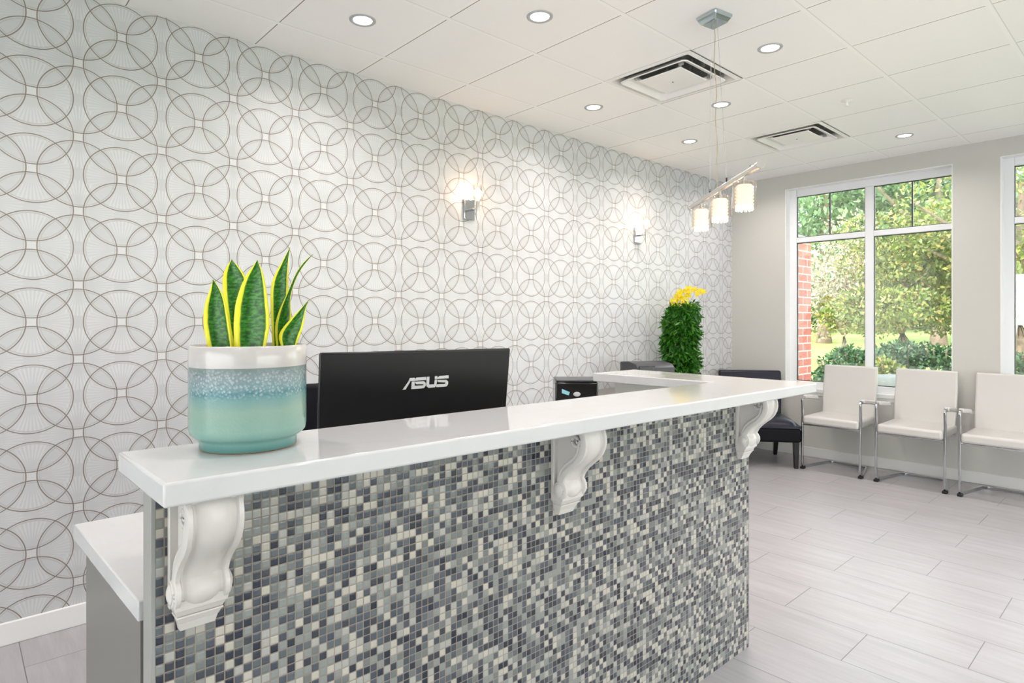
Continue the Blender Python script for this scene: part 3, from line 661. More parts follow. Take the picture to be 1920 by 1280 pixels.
# ------------------------------------------------------------------ printer, small device and the cabinet they stand on
CB = thing('side_cabinet', 'low grey storage cabinet behind the return counter carrying the printer', 'cabinet', (4.22, 3.06, 0))
box('carcass', (-.62, -.32, .06), (.62, .32, .80), M['greylam'], CB, .003); box('plinth', (-.60, -.28, 0), (.60, .30, .06), M['black'], CB, .001)
for x0, x1 in ((-.61, -.005), (.005, .61)):
    d = box('door', (x0, -.340, .07), (x1, -.3205, .79), M['greylam'], CB, .002)
    xx = x1-.05 if x0 < 0 else x0+.05
    h = MB().tube([(xx, -.341, .55), (xx, -.37, .55), (xx, -.37, .70), (xx, -.341, .70)], .005, 8).build('handle', M['chrome'], d)
PR = thing('printer', 'black and grey desktop printer on the side cabinet, beside the fern', 'printer', (4.24, 2.985, .80), -.42)
PR.scale = (.80, .85, .97)
box('body', (-.215, -.17, 0), (.215, .18, .16), M['black'], PR, .012, seg=3)
MB().prism([(-.17, .16), (.18, .16), (.18, .252), (.02, .262), (-.12, .245), (-.17, .215)], -.21, .21).build('scanner_lid', M['darkgrey'], PR, .006)
o = PR.children[-1] if PR.children else None
lid = [x for x in bpy.data.objects if x.name.startswith('scanner_lid')][0]
lid.data.transform(Matrix(((0, 0, 1, 0), (1, 0, 0, 0), (0, 1, 0, 0), (0, 0, 0, 1))))
box('output_tray', (-.13, -.19, .075), (.14, -.165, .12), M['gloss_black'], PR, .004)
box('control_panel', (-.2, -.178, .18), (-.02, -.160, .232), M['gloss_black'], PR, .003)
C2 = thing('file_cabinet', 'low grey cabinet behind the return counter under the black device', 'cabinet', (2.72, 2.42, 0), 0)
box('carcass', (-.30, -.26, .05), (.30, .26, .86), M['greylam'], C2, .003); box('plinth', (-.28, -.24, 0), (.28, .24, .05), M['black'], C2, .001)
for z in (.07, .34, .61):
    d = box('drawer', (-.29, -.279, z), (.29, -.2605, z+.24), M['greylam'], C2, .002); MB().tube([(-.06, -.28, z+.18), (-.06, -.3, z+.18), (.06, -.3, z+.18), (.06, -.28, z+.18)], .005, 8).build('handle', M['chrome'], d)
DV = thing('label_printer', 'small black desktop device with a pale blue sticker behind the end of the return counter', 'printer', (2.66, 2.37, .86), -.74)
box('body', (-.12, -.11, 0), (.12, .11, .188), M['gloss_black'], DV, .010, seg=3)
box('top_cover', (-.115, -.105, .1885), (.115, .105, .20), M['darkgrey'], DV, .004)
st = MB().add([(-.085, -.1115, .128), (-.045, -.1115, .116), (-.040, -.1115, .134), (-.084, -.1115, .152)], [(0, 1, 2, 3)]).build('sticker', M['paper'], DV, smooth=False)
mb = MB().lathe([(0, 0), (.020, 0), (.018, .002), (0, .003)], 20, cap=False)
mb.v = [(x, -.111-z, .122+y*.65) for x, y, z in mb.v]; mb.build('button', M['silverlogo'], DV)

# ------------------------------------------------------------------ foliage helper
def foliage(name, mat, parent, centers, n, size, seed, spread=1.0, droop=0, up=None, loc=None, aspect=.5):
    """n leaf blades scattered in ellipsoids; centers: (x,y,z,rx,ry,rz)"""
    rng = np.random.default_rng(seed); C_ = np.array(centers, float); vol = (C_[:, 3]*C_[:, 4]*C_[:, 5])**(2/3); idx = rng.choice(len(C_), n, p=vol/vol.sum())
    d = rng.normal(size=(n, 3)); d /= np.linalg.norm(d, axis=1)[:, None]; rad = rng.uniform(.55, 1.0, (n, 1))**.5*spread
    p = C_[idx, :3]+d*rad*C_[idx, 3:]
    t = rng.normal(size=(n, 3))+d*.8; t[:, 2] -= droop; t /= np.linalg.norm(t, axis=1)[:, None]
    s = np.cross(t, rng.normal(size=(n, 3))); s /= np.linalg.norm(s, axis=1)[:, None]
    L = size*rng.uniform(.6, 1.35, (n, 1)); Wd = L*aspect
    q = [p, p+t*L*.45+s*Wd*.5, p+t*L, p+t*L*.45-s*Wd*.5]
    v = np.stack(q, 1).reshape(-1, 3)
    me = bpy.data.meshes.new(name); me.vertices.add(4*n); me.vertices.foreach_set('co', v.ravel())
    me.loops.add(4*n); me.polygons.add(n); me.loops.foreach_set('vertex_index', np.arange(4*n)); me.polygons.foreach_set('loop_start', np.arange(0, 4*n, 4)); me.polygons.foreach_set('loop_total', np.full(n, 4))
    me.update(); me.validate(); me.materials.append(mat)
    o = bpy.data.objects.new(name, me); COL.objects.link(o); o.parent = parent
    if loc: o.location = loc
    return o

# ------------------------------------------------------------------ hanging-foliage plant with yellow orchids
FP = (4.99, 3.14)
PB = thing('plant_pedestal', 'white pedestal planter hidden behind the counter under the trailing green plant', 'planter', (FP[0], FP[1], 0))
MB().lathe([(0, 0), (.15, 0), (.15, .03), (.09, .05), (.08, .45), (.12, .52), (.13, .55), (0, .55)], 32, cap=False).build('pedestal', M['white'], PB)
MB().lathe([(0, .551), (.10, .551), (.125, .75), (.12, .78), (.10, .77), (.10, .755), (0, .75)], 32, cap=False).build('bowl', M['white'], PB)
FN = thing('trailing_plant', 'tall column of bright green trailing leaves topped with yellow orchids, by the patterned wall', 'plant', (FP[0], FP[1], .76))
cs = []
rg = random.Random(5)
for k in range(30):
    z = -.05+.80*k/29; rr = .160 if z > .1 else .130+.03*(z+.05)/.15
    if z > .68: rr *= .84
    cs.append((rg.uniform(-.02, .02), rg.uniform(-.02, .02), z, rr*.98, rr*.98, .05))
foliage('leaves', M['fern'], FN, cs, 12500, .052, 3, droop=1.0, aspect=.30)
mb = MB()
for k in range(14):
    a = k*2.4; r = .10; mb.tube([(0, 0, .0), (r*.6*math.cos(a), r*.6*math.sin(a), .35), (r*math.cos(a), r*math.sin(a), .72), (r*1.15*math.cos(a), r*1.15*math.sin(a), .62)], .004, 6)
mb.build('stems', M['fern'], FN)
mb = MB(); stem = [(-.02, 0, .70), (-.03, 0, .81), (-.01, -.01, .87), (.05, -.02, .905), (.11, -.04, .915), (.16, -.05, .90), (.21, -.06, .875)]
R3 = Matrix.Rotation(-ALPHA, 3, 'Z')
stem = [R3 @ Vector(p) for p in stem]
mb.tube(stem, .003, 6); mb.build('flower_stem', M['fern'], FN)
def flower(p, s, seed):
    rr = random.Random(seed); m_ = MB(); nrm = (R3 @ Vector((rr.uniform(-.5, .5), -1, rr.uniform(-.3, .4)))).normalized(); a = nrm.orthogonal().normalized(); b = nrm.cross(a)
    for k in range(5):
        t = 2*PI*k/5+rr.random(); d = a*math.cos(t)+b*math.sin(t); e = nrm.cross(d)
        q = [p, p+d*s*.5+e*s*.34+nrm*s*.12, p+d*s+nrm*s*.02, p+d*s*.5-e*s*.34+nrm*s*.12]
        m_.add(q, [(0, 1, 2, 3)])
    m_.tube([p, p+nrm*s*.3], s*.10, 6)
    m_.build('flower', M['petal'], FN, smooth=False)
fl = [(-.085, 0, .62), (-.05, -.03, .64), (-.02, -.04, .66), (.02, -.04, .65), (-.06, -.03, .58), (.03, -.05, .60), (-.03, -.05, .70), (.0, -.05, .715), (.04, -.05, .73), (.07, -.05, .735), (.055, -.05, .69), (.10, -.06, .735), (.125, -.06, .72), (.135, -.06, .69), (.16, -.06, .72), (.07, -.05, .57), (-.055, -.02, .67), (-.005, -.05, .60), (.185, -.06, .715)]
for i, p in enumerate(fl): flower(R3 @ Vector((p[0], p[1], p[2]+.175)), .042 if i < 11 else .032, i)

# ------------------------------------------------------------------ white visitor chairs
def visitor_chair(label, y):
    t = thing('visitor_chair', label, 'chair', (5.90, y, 0), 0, 'white visitor chairs by the window')
    H = .26; P4 = [(-.014, -.0075), (.014, -.0075), (.014, .0075), (-.014, .0075)]
    def arc(p0, p1, p2, n=5):
        return [tuple((1-s)**2*a+2*s*(1-s)*b+s*s*c for a, b, c in zip(p0, p1, p2)) for s in [i/n for i in range(n+1)]]
    for s in (-1, 1):
        y0 = s*(H-.0125); yb = s*(H-.11); m_ = MB(); yt = s*(H-.012)
        path = [(.42, yb, .014), (.38, s*(H-.085), .014)]+arc((.06, y0, .014), (.0, y0, .014), (0, y0, .07))+[(-.006, y0, .25), (.004, yt, .42), (.012, yt, .50)]+arc((.004, yt, .63), (.0, yt, .668), (.04, yt, .666))+[(.20, yt, .650), (.40, s*(H-.02), .622)]
        m_.sweep(path, P4, up=(0, 1, 0)); m_.build('side_frame', M['chrome'], t, .002)
        m_ = MB(); m_.add([(x, yt+q, z+dz) for x, z in ((.05, .655), (.33, .622)) for q, dz in ((-.019, 0), (.019, 0), (.019, .034), (-.019, .034))], [(0, 1, 2, 3), (7, 6, 5, 4), (0, 4, 5, 1), (1, 5, 6, 2), (2, 6, 7, 3), (3, 7, 4, 0)]); m_.build('armrest', M['white_leather'], t, .010, 3)
        MB().box((-.014, y0-.017, 0), (.035, y0+.017, .022)).build('foot_cap', M['rubber'], t, .004)
    MB().sweep([(.42, -(H-.11)-.0, .016), (.434, -(H-.13), .016), (.434, H-.13, .016), (.42, H-.11, .016)], P4, up=(0, 0, 1)).build('floor_bar', M['chrome'], t, .002)
    for x_ in (-.004, .36): MB().box((x_, -H+.02, .410), (x_+.022, H-.02, .424)).build('seat_bar', M['chrome'], t, .002)
    # cushions
    m_ = MB(); w = H-.022
    m_.box((-.022, -w, .4245), (.455, w, .500)); st_ = m_.build('seat', M['white_leather'], t, .022, 4)
    m_ = MB(); th = .045; rows = [(.395, .48, .94), (.425, .60, .96), (.460, .78, .965), (.482, .950, .955)]
    vs = []
    for x, z, k in rows:
        ww = .240*k+.004
        vs += [(x, -ww, z), (x, ww, z), (x+th, ww, z), (x+th, -ww, z)]
    fs = [(0, 1, 2, 3), (12, 15, 14, 13)]
    for i in range(3):
        for q in range(4): fs.append((i*4+q, i*4+(q+1) % 4, i*4+4+(q+1) % 4, i*4+4+q))
    m_.add(vs, fs); m_.build('backrest', M['white_leather'], t, .014, 4)
    return t
vc = visitor_chair('white leather chrome chair next to the navy chair, leftmost of the white chairs', 2.172)
dup(vc, (5.90, 1.552, 0), None, 'white leather chrome chair in the middle of the row, between two like it')
dup(vc, (5.895, .957, 0), None, 'white leather chrome chair cut off by the right edge of the photo')

# ------------------------------------------------------------------ navy side chair in the corner
cR = (2.45, 6.10)   # across, along the view
loc = EX*cR[0]+ED*cR[1]
NC = thing('side_chair', 'dark navy leather side chair with black tapered legs in the corner', 'chair', (loc.x, loc.y, 0), -ALPHA-.15)
# local: x across, y away from the viewer (front of chair at -y)
for x, y, dy, h in ((-.27, -.30, -.0, .27), (.27, -.30, 0, .27), (-.24, .24, .06, .27), (.24, .24, .06, .27)):
    m_ = MB(); a = .026; b = .017
    m_.add([(x-b, y-b+dy, 0), (x+b, y-b+dy, 0), (x+b, y+b+dy, 0), (x-b, y+b+dy, 0), (x-a, y-a, h), (x+a, y-a, h), (x+a, y+a, h), (x-a, y+a, h)], [(3, 2, 1, 0), (4, 5, 6, 7), (0, 1, 5, 4), (1, 2, 6, 5), (2, 3, 7, 6), (3, 0, 4, 7)])
    m_.build('leg', M['blackwood'], NC, .003)
MB().box((-.31, -.335, .245), (.31, .29, .375)).build('seat_rail', M['navyfab'], NC, .02, 3)
m_ = MB(); NX, NY = 13, 9; vs = []; fs = []
for j in range(NY):
    for i in range(NX):
        u = -1+2*i/(NX-1); v = -1+2*j/(NY-1); e = max(0, 1-abs(u)**4)*max(0, 1-abs(v)**4)
        vs.append((u*.31, -.02+v*.315, .40+.065*e**.5))
for j in range(NY-1):
    for i in range(NX-1): fs.append((j*NX+i, j*NX+i+1, (j+1)*NX+i+1, (j+1)*NX+i))
o = len(vs); vs += [(-.31, -.335, .376), (.31, -.335, .376), (.31, .295, .376), (-.31, .295, .376)]
fs += [(o+3, o+2, o+1, o), tuple(range(NX))[::-1]+(o, o+1), tuple((NY-1)*NX+i for i in range(NX))+(o+2, o+3), tuple(j*NX for j in range(NY))+(o+3, o), tuple(j*NX+NX-1 for j in range(NY))[::-1]+(o+1, o+2)]
m_.add(vs, fs); m_.build('seat', M['navy'], NC, 0, angle=60)
padded([(.225, .36, .92), (.25, .55, .96), (.285, .72, 1.0), (.33, .862, 1.02)], .61, .085, 'backrest', M['navy'], NC)

# ------------------------------------------------------------------ wall sconces
def sconce(label, x):
    t = thing('wall_sconce', label, 'wall lamp', (x, YW, 2.10), 0, 'glowing sconces on the patterned wall')
    mb = MB().box((-.048, -.020, .0), (.048, 0, .145)); mb.build('wall_plate', M['chrome'], t, .006, 3)
    MB().box((-.008, -.100, .062), (.008, -.020, .074)).build('arm', M['chrome'], t, .002)
    MB().lathe([(0, -.014), (.008, -.014), (.014, .02), (.015, .118), (0, .118)], 20, c=(0, -.108, 0), cap=False).build('stem', M['nickel'], t)
    MB().lathe([(0, .1185), (.030, .1185), (.032, .124), (.034, .235), (.032, .235), (.030, .126), (0, .1225)], 32, c=(0, -.108, 0), cap=False).build('glass_shade', M['shade_glass'], t, angle=60)
    MB().lathe([(0, .127), (.012, .127), (.014, .15), (.013, .20), (.006, .215), (0, .217)], 16, c=(0, -.108, 0), cap=False).build('bulb', M['bulb'], t)
    light('sconce_light', 'POINT', (0, -.085, .19), 0.85*LAMP, (1, .62, .38), .02, parent=t)
    return t
sconce('glowing chrome and glass wall sconce, nearer of the two, above the monitor', 2.712)
sconce('glowing chrome and glass wall sconce, farther one, left of the hanging pendant bar', 4.70)

# ------------------------------------------------------------------ pendant bar
P0, P1 = Vector((2.600, 1.255, 0)), Vector((3.262, 1.980, 0)); PZ = 2.068; pc_ = (P0+P1)/2; pd = (P1-P0).normalized()
PN = thing('pendant_light', 'three-shade glass and crystal pendant bar hung on cables from the ceiling', 'pendant lamp', (pc_.x, pc_.y, PZ), math.atan2(pd.y, pd.x))
hl = (P1-P0).length/2
MB().tube([(-hl, 0, 0), (hl, 0, 0)], .0145, 20).build('bar', M['nickel'], PN)
for s_e in (-1, 1): MB().tube([(s_e*(hl+.001), 0, 0), (s_e*(hl+.030), 0, 0)], .019, 20).build('end_cap', M['nickel'], PN, .002)
# canopy square rotated with the ceiling grid
cp = MB(); ca2 = Matrix.Rotation(.55, 4, 'Z')
cof = Matrix.Rotation(-math.atan2(pd.y, pd.x), 3, 'Z') @ Vector((2.80-pc_.x, 1.575-pc_.y, 0))
def canp(h, z): return [cof+(ca2 @ Vector((sx*h, sy*h, z))) for sx, sy in ((-1, -1), (1, -1), (1, 1), (-1, 1))]
cp.add(canp(.062, ZC-PZ)+canp(.062, ZC-PZ-.010)+canp(.044, ZC-PZ-.042), [(0, 1, 2, 3), (0, 4, 5, 1), (1, 5, 6, 2), (2, 6, 7, 3), (3, 7, 4, 0), (4, 8, 9, 5), (5, 9, 10, 6), (6, 10, 11, 7), (7, 11, 8, 4), (11, 10, 9, 8)])
cp.build('canopy', M['canopy'], PN, .004)
cab = []
kd = pd.x*SA+pd.y*CA; d0_ = P0.x*SA+P0.y*CA
def along(dd): return (dd-d0_)/kd-hl
for dd, q in ((3.07, -.045), (3.33, .045)):
    b_ = along(dd); a_ = cof+Vector((q, 0, ZC-PZ-.042))
    MB().tube([(b_, 0, .0145), a_], .0011, 6).build('suspension_cable', M['steelcable'], PN)
    MB().lathe([(0, .014), (.004, .016), (.004, .036), (0, .040)], 10, c=(b_, 0, 0), cap=False).build('cable_grip', M['rubber'], PN)
b_ = Vector((along(3.205), 0, .0145)); a_ = cof+Vector((0, 0, ZC-PZ-.042))
mb = MB(); mb.tube([b_.lerp(a_, k/14)+Vector((0, .004*math.sin(k*1.3) if 0 < k < 14 else 0, 0)) for k in range(15)], .0020, 6); mb.build('power_cord', M['cord'], PN)
d0 = P0.x*SA+P0.y*CA
for dd in (2.835, 3.167, 3.476):
    s = (dd-d0)/(P1-P0).length*1.0; s = s/ (pd.x*SA+pd.y*CA) * (P1-P0).length - hl
    MB().lathe([(0, -.046), (.012, -.046), (.012, -.030), (.006, -.028), (.006, -.012), (0, -.012)], 16, c=(s, 0, 0), cap=False).build('socket', M['nickel'], PN)
    prof = [(.012, -.030), (.046, -.030), (.050, -.034), (.052, -.09), (.058, -.150), (.0555, -.150), (.0495, -.09), (.0475, -.037), (.012, -.033)]
    sg = MB().lathe(prof, 4, cap=False); sg = MB()
    # rounded-square flared glass
    seg = 40; vs = []; fs = []; n = len(prof)
    for k in range(seg):
        a = 2*PI*k/seg; cx_, sx_ = math.cos(a), math.sin(a); q = 1/((abs(cx_)**4+abs(sx_)**4)**.25)
        q = .55+.45*q
        for r, z in prof: vs.append((s+r*q*cx_, r*q*sx_, z))
    for k in range(seg):
        for i in range(n-1): fs.append((k*n+i, ((k+1) % seg)*n+i, ((k+1) % seg)*n+i+1, k*n+i+1))
    sg.add(vs, fs); gl_ = sg.build('glass_shade', M['shade_glass'], PN, angle=60)
    mb = MB(); mb.lathe([(0, -.050), (.033, -.050), (.034, -.056), (.034, -.148), (.0, -.148)], 28, c=(s, 0, 0), cap=False)
    for k in range(12):
        a = 2*PI*k/12
        for zz in (-.062, -.078, -.094, -.110, -.126, -.142): mb.lathe([(0, -.0065), (.005, -.003), (.006, .002), (0, .0065)], 6, c=(s+.036*math.cos(a), .036*math.sin(a), zz), cap=False)
        mb.lathe([(0, -.014), (.006, -.010), (.0055, .006), (0, .010)], 6, c=(s+.035*math.cos(a), .035*math.sin(a), -.156), cap=False)
    mb.build('crystal_drum', M['crystal'], PN, smooth=False)
    light('pendant_bulb', 'POINT', (s, 0, -.23), 1.6*LAMP, (1, .74, .50), .035, parent=PN)

# ------------------------------------------------------------------ recessed downlights
dl = [(1.534, 2.787, 'recessed ceiling downlight nearest the patterned wall at top left'), (2.165, 2.161, 'recessed ceiling downlight at top centre, the largest in view'),
      (3.36, 1.553, 'recessed ceiling downlight right of the pendant canopy'), (3.377, 2.832, 'recessed ceiling downlight left of the near air vent'),
      (3.995, 2.195, 'recessed ceiling downlight behind the pendant cables, just below the near vent'), (4.628, 2.83, 'recessed ceiling downlight between the patterned wall and the far air vent'),
      (5.781, 1.554, 'recessed ceiling downlight near the window wall at right'), (5.83, 2.83, 'smallest recessed ceiling downlight, just above the pendant bar')]
dproto = None
def downlight(x, y, label):
    t = thing('downlight', label, 'ceiling light', (x, y, ZC), 0, 'round recessed ceiling downlights')
    MB().lathe([(.047, -.001), (.050, -.004), (.062, -.005), (.066, -.002), (.066, 0), (.047, 0)], 40, cap=False).build('trim_ring', M['ring'], t, angle=60)
    MB().lathe([(0, -.0015), (.047, -.0015), (.047, -.0005), (0, -.0005)], 32, cap=False).build('lens', M['led'], t)
    return t
for x, y, lb in dl:
    if dproto is None: dproto = downlight(x, y, lb)
    else: dup(dproto, (x, y, ZC), None, lb)
fill_spots = [(.30, 2.20), (.94, 1.0), (2.2, .35), (3.4, -.3), (4.6, .3), (5.8, -.3), (.9, -1.1), (3.4, -1.6), (-1.2, 1.6), (-1.2, -.8), (5.4, -2.0), (2.2, -2.4), (-.9, 2.8)]  # unseen lamps added to fill the room evenly
for x, y in fill_spots:
    e_ = dup(dproto, (x, y, ZC), None, 'added fill downlight out of view'); e_['group'] = 'added fill downlights outside the frame'
for x, y in [d[:2] for d in dl]+fill_spots:
    light('downlight_lamp', 'AREA', (x, y, ZC-.012), 3.7*LAMP, (1, .905, .885), .09, (0, 0, 0), spread=math.radians(150))

# ------------------------------------------------------------------ ceiling diffusers
def vent(label, v):
    cx_, cy_ = (v[0]+v[1])/2, (v[2]+v[3])/2; hx, hy = (v[1]-v[0])/2-.001, (v[3]-v[2])/2-.001
    t = thing('air_vent', label, 'air vent', (cx_, cy_, ZC), 0, 'square ceiling air vents')
    def ring(m_, a, b):   # a,b = (half size, z) loops
        loops = []
        for h, z, rr in (a, b):
            L = []
            for qx, qy, a0 in ((1, 1, 0), (-1, 1, PI/2), (-1, -1, PI), (1, -1, 1.5*PI)):
                for k in range(5):
                    an = a0+k*PI/8; L.append((qx*(h-rr)+rr*math.cos(an), qy*(h-rr)+rr*math.sin(an), z))
            loops.append(L)
        n = 20; m_.add(loops[0]+loops[1], [(i, (i+1) % n, n+(i+1) % n, n+i) for i in range(n)])
    m_ = MB()
    for a, b in (((.303, 0, .002), (.303, -.004, .002)), ((.303, -.004, .002), (.275, -.006, .01)), ((.275, -.006, .01), (.262, .03, .02)), ((.262, .03, .02), (.262, .05, .02))): ring(m_, a, b)
    m_.build('vent_frame', M['vent'], t)
    m_ = MB()
    for a, b in (((.235, -.016, .03), (.238, -.010, .03)), ((.238, -.010, .03), (.205, .016, .03)), ((.205, .016, .03), (.17, .030, .03)), ((.17, .030, .03), (.168, .024, .03)), ((.168, .024, .03), (.203, .008, .03)), ((.203, .008, .03), (.235, -.016, .03))): ring(m_, a, b)
    m_.build('vent_louver', M['vent'], t)
    m_ = MB(); ring(m_, (.148, -.010, .006), (.150, -.004, .006)); ring(m_, (.148, -.010, .006), (.02, -.013, .006)); o = len(m_.v); ring(m_, (.02, -.013, .006), (.019, -.013, .006)); m_.f.append(tuple(range(o, o+20)))
    ring(m_, (.150, -.004, .006), (.02, .004, .006))
    m_.build('vent_plaque', M['vent'], t)
    MB().lathe([(0, -.0155), (.006, -.0155), (.006, -.0135), (0, -.0135)], 12, cap=False).build('screw', M['darkgrey'], t)
    m_ = MB(); m_.box((-.26, -.26, .20), (.26, .26, .21))
    for s in (-1, 1): m_.box((s*.26-.005, -.26, .045), (s*.26+.005, .26, .20)); m_.box((-.255, s*.26-.005, .045), (.255, s*.26+.005, .20))
    for s in (-1, 1): m_.box((s*.21-.01, -.01, .02), (s*.21+.01, .01, .19)); m_.box((-.01, s*.21-.01, .02), (.01, s*.21+.01, .19)); m_.box((s*.14-.004, s*.14-.01, -.003), (s*.14+.004, s*.14+.01, .19))
    m_.build('duct_box', M['duct'], t)
    for s in (-1, 1):
        for q in (-1, 1): MB().box((s*.160-.012, q*.160-.012, .002), (s*.160+.012, q*.160+.012, .03)).build('bracket', M['duct'], t, .002)
    return t
vent('square white ceiling air vent beside the pendant canopy, nearer and larger', V1)
vent('square white ceiling air vent farther away, above the window wall', V2)
spk = thing('fire_sprinkler', 'small white sprinkler head on the ceiling right of the far vent', 'sprinkler', (4.556, 1.57, ZC))
MB().lathe([(0, 0), (.036, 0), (.038, -.003), (.012, -.012), (.008, -.014), (0, -.014)], 24, cap=False).build('escutcheon', M['vent'], spk)
MB().lathe([(0, -.014), (.007, -.014), (.007, -.035), (.014, -.037), (.014, -.040), (0, -.040)], 16, cap=False).build('sprinkler_head', M['vent'], spk)

# ------------------------------------------------------------------ outdoors
gnd = []; mb = MB()
xs_ = [XW+T, 7.6, 9, 12, 16, 24, 40, 90]; zs_ = [.0, .0, .10, .30, .45, .6, .9, 1.2]
ysg = [-60, -20, -8, 0, 8, 20, 60]
vs = [(x, y, z) for x, z in zip(xs_, zs_) for y in ysg]; n = len(ysg)
mb.add(vs, [(i*n+j, i*n+j+1, (i+1)*n+j+1, (i+1)*n+j) for i in range(len(xs_)-1) for j in range(n-1)])
lawn = mb.build('lawn', M['lawn']); lawn['kind'] = 'structure'; lawn['label'] = 'sunlit lawn outside the windows'
st2 = struct(box('bounce_ground_side', (-60, -60, -.35), (XW+T-.001, YR-T, -.12), M['paving'], bevel=0), 'pale ground added outside the side glazing to bounce daylight in')  # unseen ground added to bounce sunlight through the side glazing
struct(box('bounce_ground_rear', (-60, YR-T, -.35), (XL-T, 60, -.12), M['paving'], bevel=0), 'pale ground added behind the camera to bounce daylight in')  # likewise added, out of view, as a light bounce for the rear glazing
bp = thing('brick_pier', 'red brick pier with pale coping just outside the window, seen through its left pane', 'pillar', (7.02, 3.1, 0))
MB().box((-.33, -.20, 0), (.29, .30, 2.27)).build('brickwork', M['brick'], bp, smooth=False)
MB().add([(-.335, -.26, 2.27), (.35, -.26, 2.27), (.35, .36, 2.27), (-.33, .36, 2.27), (-.33, -.26, 2.33), (.35, -.26, 2.30), (.35, .36, 2.30), (-.33, .36, 2.33)], [(3, 2, 1, 0), (4, 5, 6, 7), (0, 1, 5, 4), (1, 2, 6, 5), (2, 3, 7, 6), (3, 0, 4, 7)]).build('coping', M['coping'], bp, .01)

G1 = mat_leaf('soft_green_leaves', [(0, srgb(50, 86, 50)), (.5, srgb(94, 130, 78)), (1, srgb(150, 176, 128))])
G2 = mat_leaf('yellow_green_leaves', [(0, srgb(46, 80, 30)), (.5, srgb(96, 128, 50)), (.85, srgb(150, 164, 80)), (1, srgb(190, 150, 96))])
G3 = mat_leaf('pale_blossom_leaves', [(0, srgb(88, 108, 70)), (.4, srgb(150, 156, 126)), (.75, srgb(206, 192, 180)), (1, srgb(210, 170, 136))])
G4 = mat_leaf('dark_shrub_leaves', [(0, srgb(20, 46, 26)), (.5, srgb(46, 80, 46)), (1, srgb(92, 124, 76))])
G5 = mat_leaf('lime_shrub_leaves', [(0, srgb(104, 132, 38)), (.5, srgb(150, 168, 52)), (1, srgb(186, 190, 94))])
def pos_at(x, d):      # ground point seen in image column x at depth d
    t = (x-957.3)/1154.2; p = EX*(t*d)+ED*d; return p.x, p.y
def gz(x): return float(np.interp(x, xs_, zs_))
def tree(label, px, d, trunk_h, H, R, mat, n, size, seed, trunk_r=.14, group='trees outside the windows', nb=7):
    x, y = pos_at(px, d); z0 = gz(x); t = thing('tree', label, 'tree', (x, y, z0-.02), 0, group); rr = random.Random(seed); mb = MB(); cs = []
    mb.tube([(0, 0, 0), (.04, .02, trunk_h*.5), (0, .05, trunk_h), (.05, 0, H*.7)], trunk_r, 10, scales=[1.35, 1, .8, .3])
    for k in range(nb):
        a = 2*PI*k/nb+rr.uniform(-.3, .3); h = trunk_h*rr.uniform(.75, 1.1); l = R*rr.uniform(.6, .95); e = rr.uniform(.25, 1)*(H-trunk_h)*.6
        p3 = (l*math.cos(a), l*math.sin(a), h+e)
        mb.tube([(0, .03, h), (l*.45*math.cos(a+.2), l*.45*math.sin(a+.2), h+e*.55), p3], trunk_r*.45, 7, scales=[1, .7, .25])
        for q in range(3):
            b = a+rr.uniform(-.7, .7); cs.append((l*.8*math.cos(b)*rr.uniform(.5, 1.1), l*.8*math.sin(b)*rr.uniform(.5, 1.1), h+e*rr.uniform(.5, 1.1), R*rr.uniform(.25, .42), R*rr.uniform(.25, .42), R*rr.uniform(.13, .24)))
    for k in range(8): cs.append((rr.uniform(-.5, .5)*R, rr.uniform(-.5, .5)*R, trunk_h+(H-trunk_h)*rr.uniform(.3, 1), R*.4, R*.4, (H-trunk_h)*.22))
    mb.build('trunk', M['bark'], t)
    foliage('crown', mat, t, cs, n, size, seed)
    return t
tree('yellow-green ornamental tree with a short spreading trunk in the middle of the window', 1695, 12.5, 1.0, 2.75, 1.9, G2, 22000, .08, 11, .15)
tree('pale blossoming tree with bare twigs behind the brick pier', 1585, 13.0, .9, 2.9, 1.35, G3, 5200, .08, 12, .07)
tree('tall soft green tree filling the upper left pane', 1545, 21, 2.2, 8.0, 3.6, G1, 9000, .22, 13, .2)
tree('tall soft green tree filling the upper right pane', 1760, 19, 2.0, 8.2, 3.6, G1, 11000, .20, 14, .2)
tree('far green tree showing between the two tall ones', 1650, 32, 2.0, 8.5, 5.0, G1, 8000, .36, 15, .25)
tree('green tree outside the right-hand window', 1915, 11, 1.3, 5.0, 2.2, G2, 15000, .10, 16, .14)
tree('tall green tree behind the right-hand window', 2000, 20, 2.0, 8.0, 4.0, G1, 10000, .28, 17, .2)
tree('far green tree on the left beyond the brick pier', 1480, 30, 2.0, 7.5, 4.5, G1, 8000, .36, 18, .2)
tree('low far tree at the back of the lawn', 1760, 34, .8, 3.2, 4.2, G4, 9000, .34, 19, .2)
tree('low distant tree left at the back of the lawn', 1590, 36, .8, 3.0, 4.4, G1, 9000, .34, 20, .2)
def shrub(label, px, d, R, H, mat, n, seed, size=.07):
    x, y = pos_at(px, d); t = thing('shrub', label, 'shrub', (x, y, gz(x)-.02), 0, 'garden shrubs outside the windows'); rr = random.Random(seed)
    mb = MB()
    for k in range(7):
        a = k*.9; mb.tube([(0, 0, 0), (R*.5*math.cos(a), R*.5*math.sin(a), H*.7)], .012, 6)
    mb.build('stems', M['bark'], t)
    cs = [(rr.uniform(-.5, .5)*R, rr.uniform(-.5, .5)*R, H*rr.uniform(.22, .55), R*.6, R*.6, H*.26) for _ in range(9)]
    foliage('leaves', mat, t, cs, n, size, seed); return t
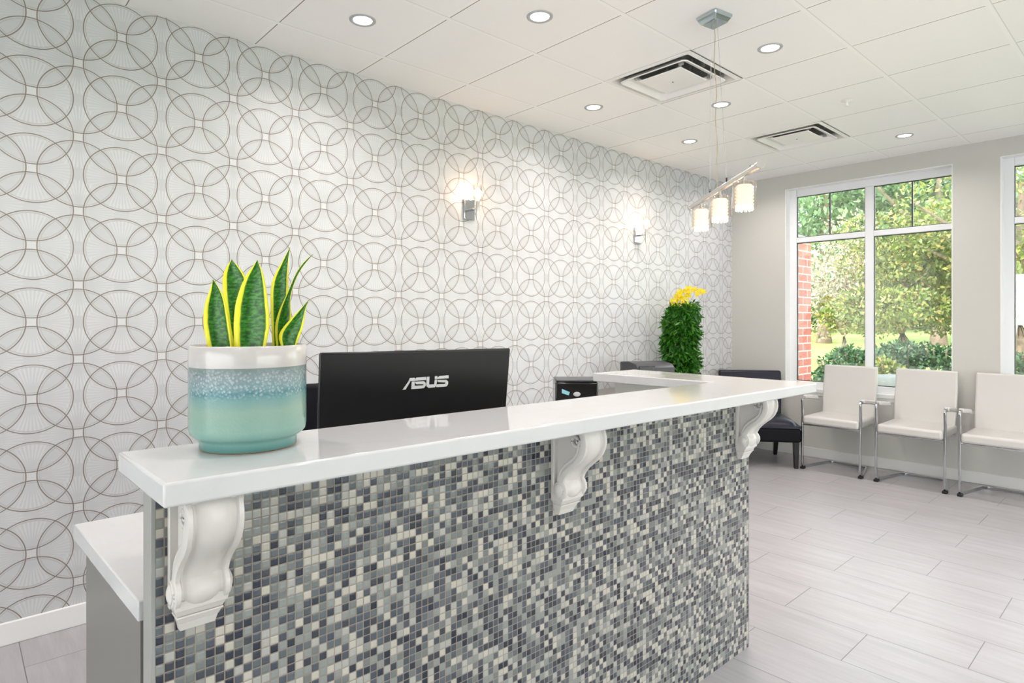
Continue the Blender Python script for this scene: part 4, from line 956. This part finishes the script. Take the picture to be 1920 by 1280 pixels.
shrub('green shrub just right of the brick pier', 1557, 9.2, .36, .95, G4, 2600, 31)
shrub('dark rounded shrub left of the window mullion', 1604, 9.8, .42, .98, G4, 3000, 32)
shrub('light yellow-green shrub against the window mullion', 1650, 9.0, .34, .85, G2, 2200, 33)
shrub('large dark shrub in front of the ornamental tree', 1697, 10.0, .60, 1.05, G4, 4200, 34)
shrub('lime-coloured low shrub on the stones', 1722, 8.9, .42, .62, G5, 2600, 35, .05)
shrub('dark rounded shrub at the right of the window', 1768, 9.6, .42, .98, G4, 3000, 36)
shrub('green shrub at the foot of the right-hand window', 1905, 8.9, .55, .95, G4, 3200, 37)
shrub('small grassy clump between the white chairs', 1672, 7.75, .16, .50, G5, 900, 38, .05)
def rock(label, px, d, sx, sy, sz, seed, rz):
    x, y = pos_at(px, d); rr = random.Random(seed); bm = bmesh.new(); bmesh.ops.create_icosphere(bm, subdivisions=3, radius=1)
    for v in bm.verts:
        k = 1+.10*math.sin(v.co.x*4+seed)+.08*math.sin(v.co.y*5+seed*2)+.06*math.cos(v.co.z*7+seed); v.co = Vector((max(-.8, min(.8, v.co.x*k))*sx, max(-.8, min(.8, v.co.y*k))*sy, max(-.75, min(.75, v.co.z*k))*sz))
    me = bpy.data.meshes.new('garden_rock'); bm.to_mesh(me); bm.free(); me.materials.append(M['stone'])
    for p in me.polygons: p.use_smooth = True
    o = bpy.data.objects.new('garden_rock', me); COL.objects.link(o); o.location = (x, y, gz(x)+sz*.6); o.rotation_euler = (0, 0, rz); tag(o, label, 'rock', 'grey garden rocks outside the window')
rock('grey rock below the dark shrub left of the mullion', 1598, 8.3, .40, .28, .34, 1, .9)
rock('broad grey rock right of the mullion, above the leftmost white chair', 1662, 8.5, .50, .32, .36, 2, .7)
rock('flat grey rock at the right of the window under the dark shrub', 1762, 8.3, .55, .3, .30, 3, .8)
rock('low pale rock just outside the window, seen between two white chairs', 1666, 7.5, .30, .22, .20, 4, .3)
rock('grey rock outside the right-hand window', 1912, 8.2, .5, .3, .3, 5, .6)
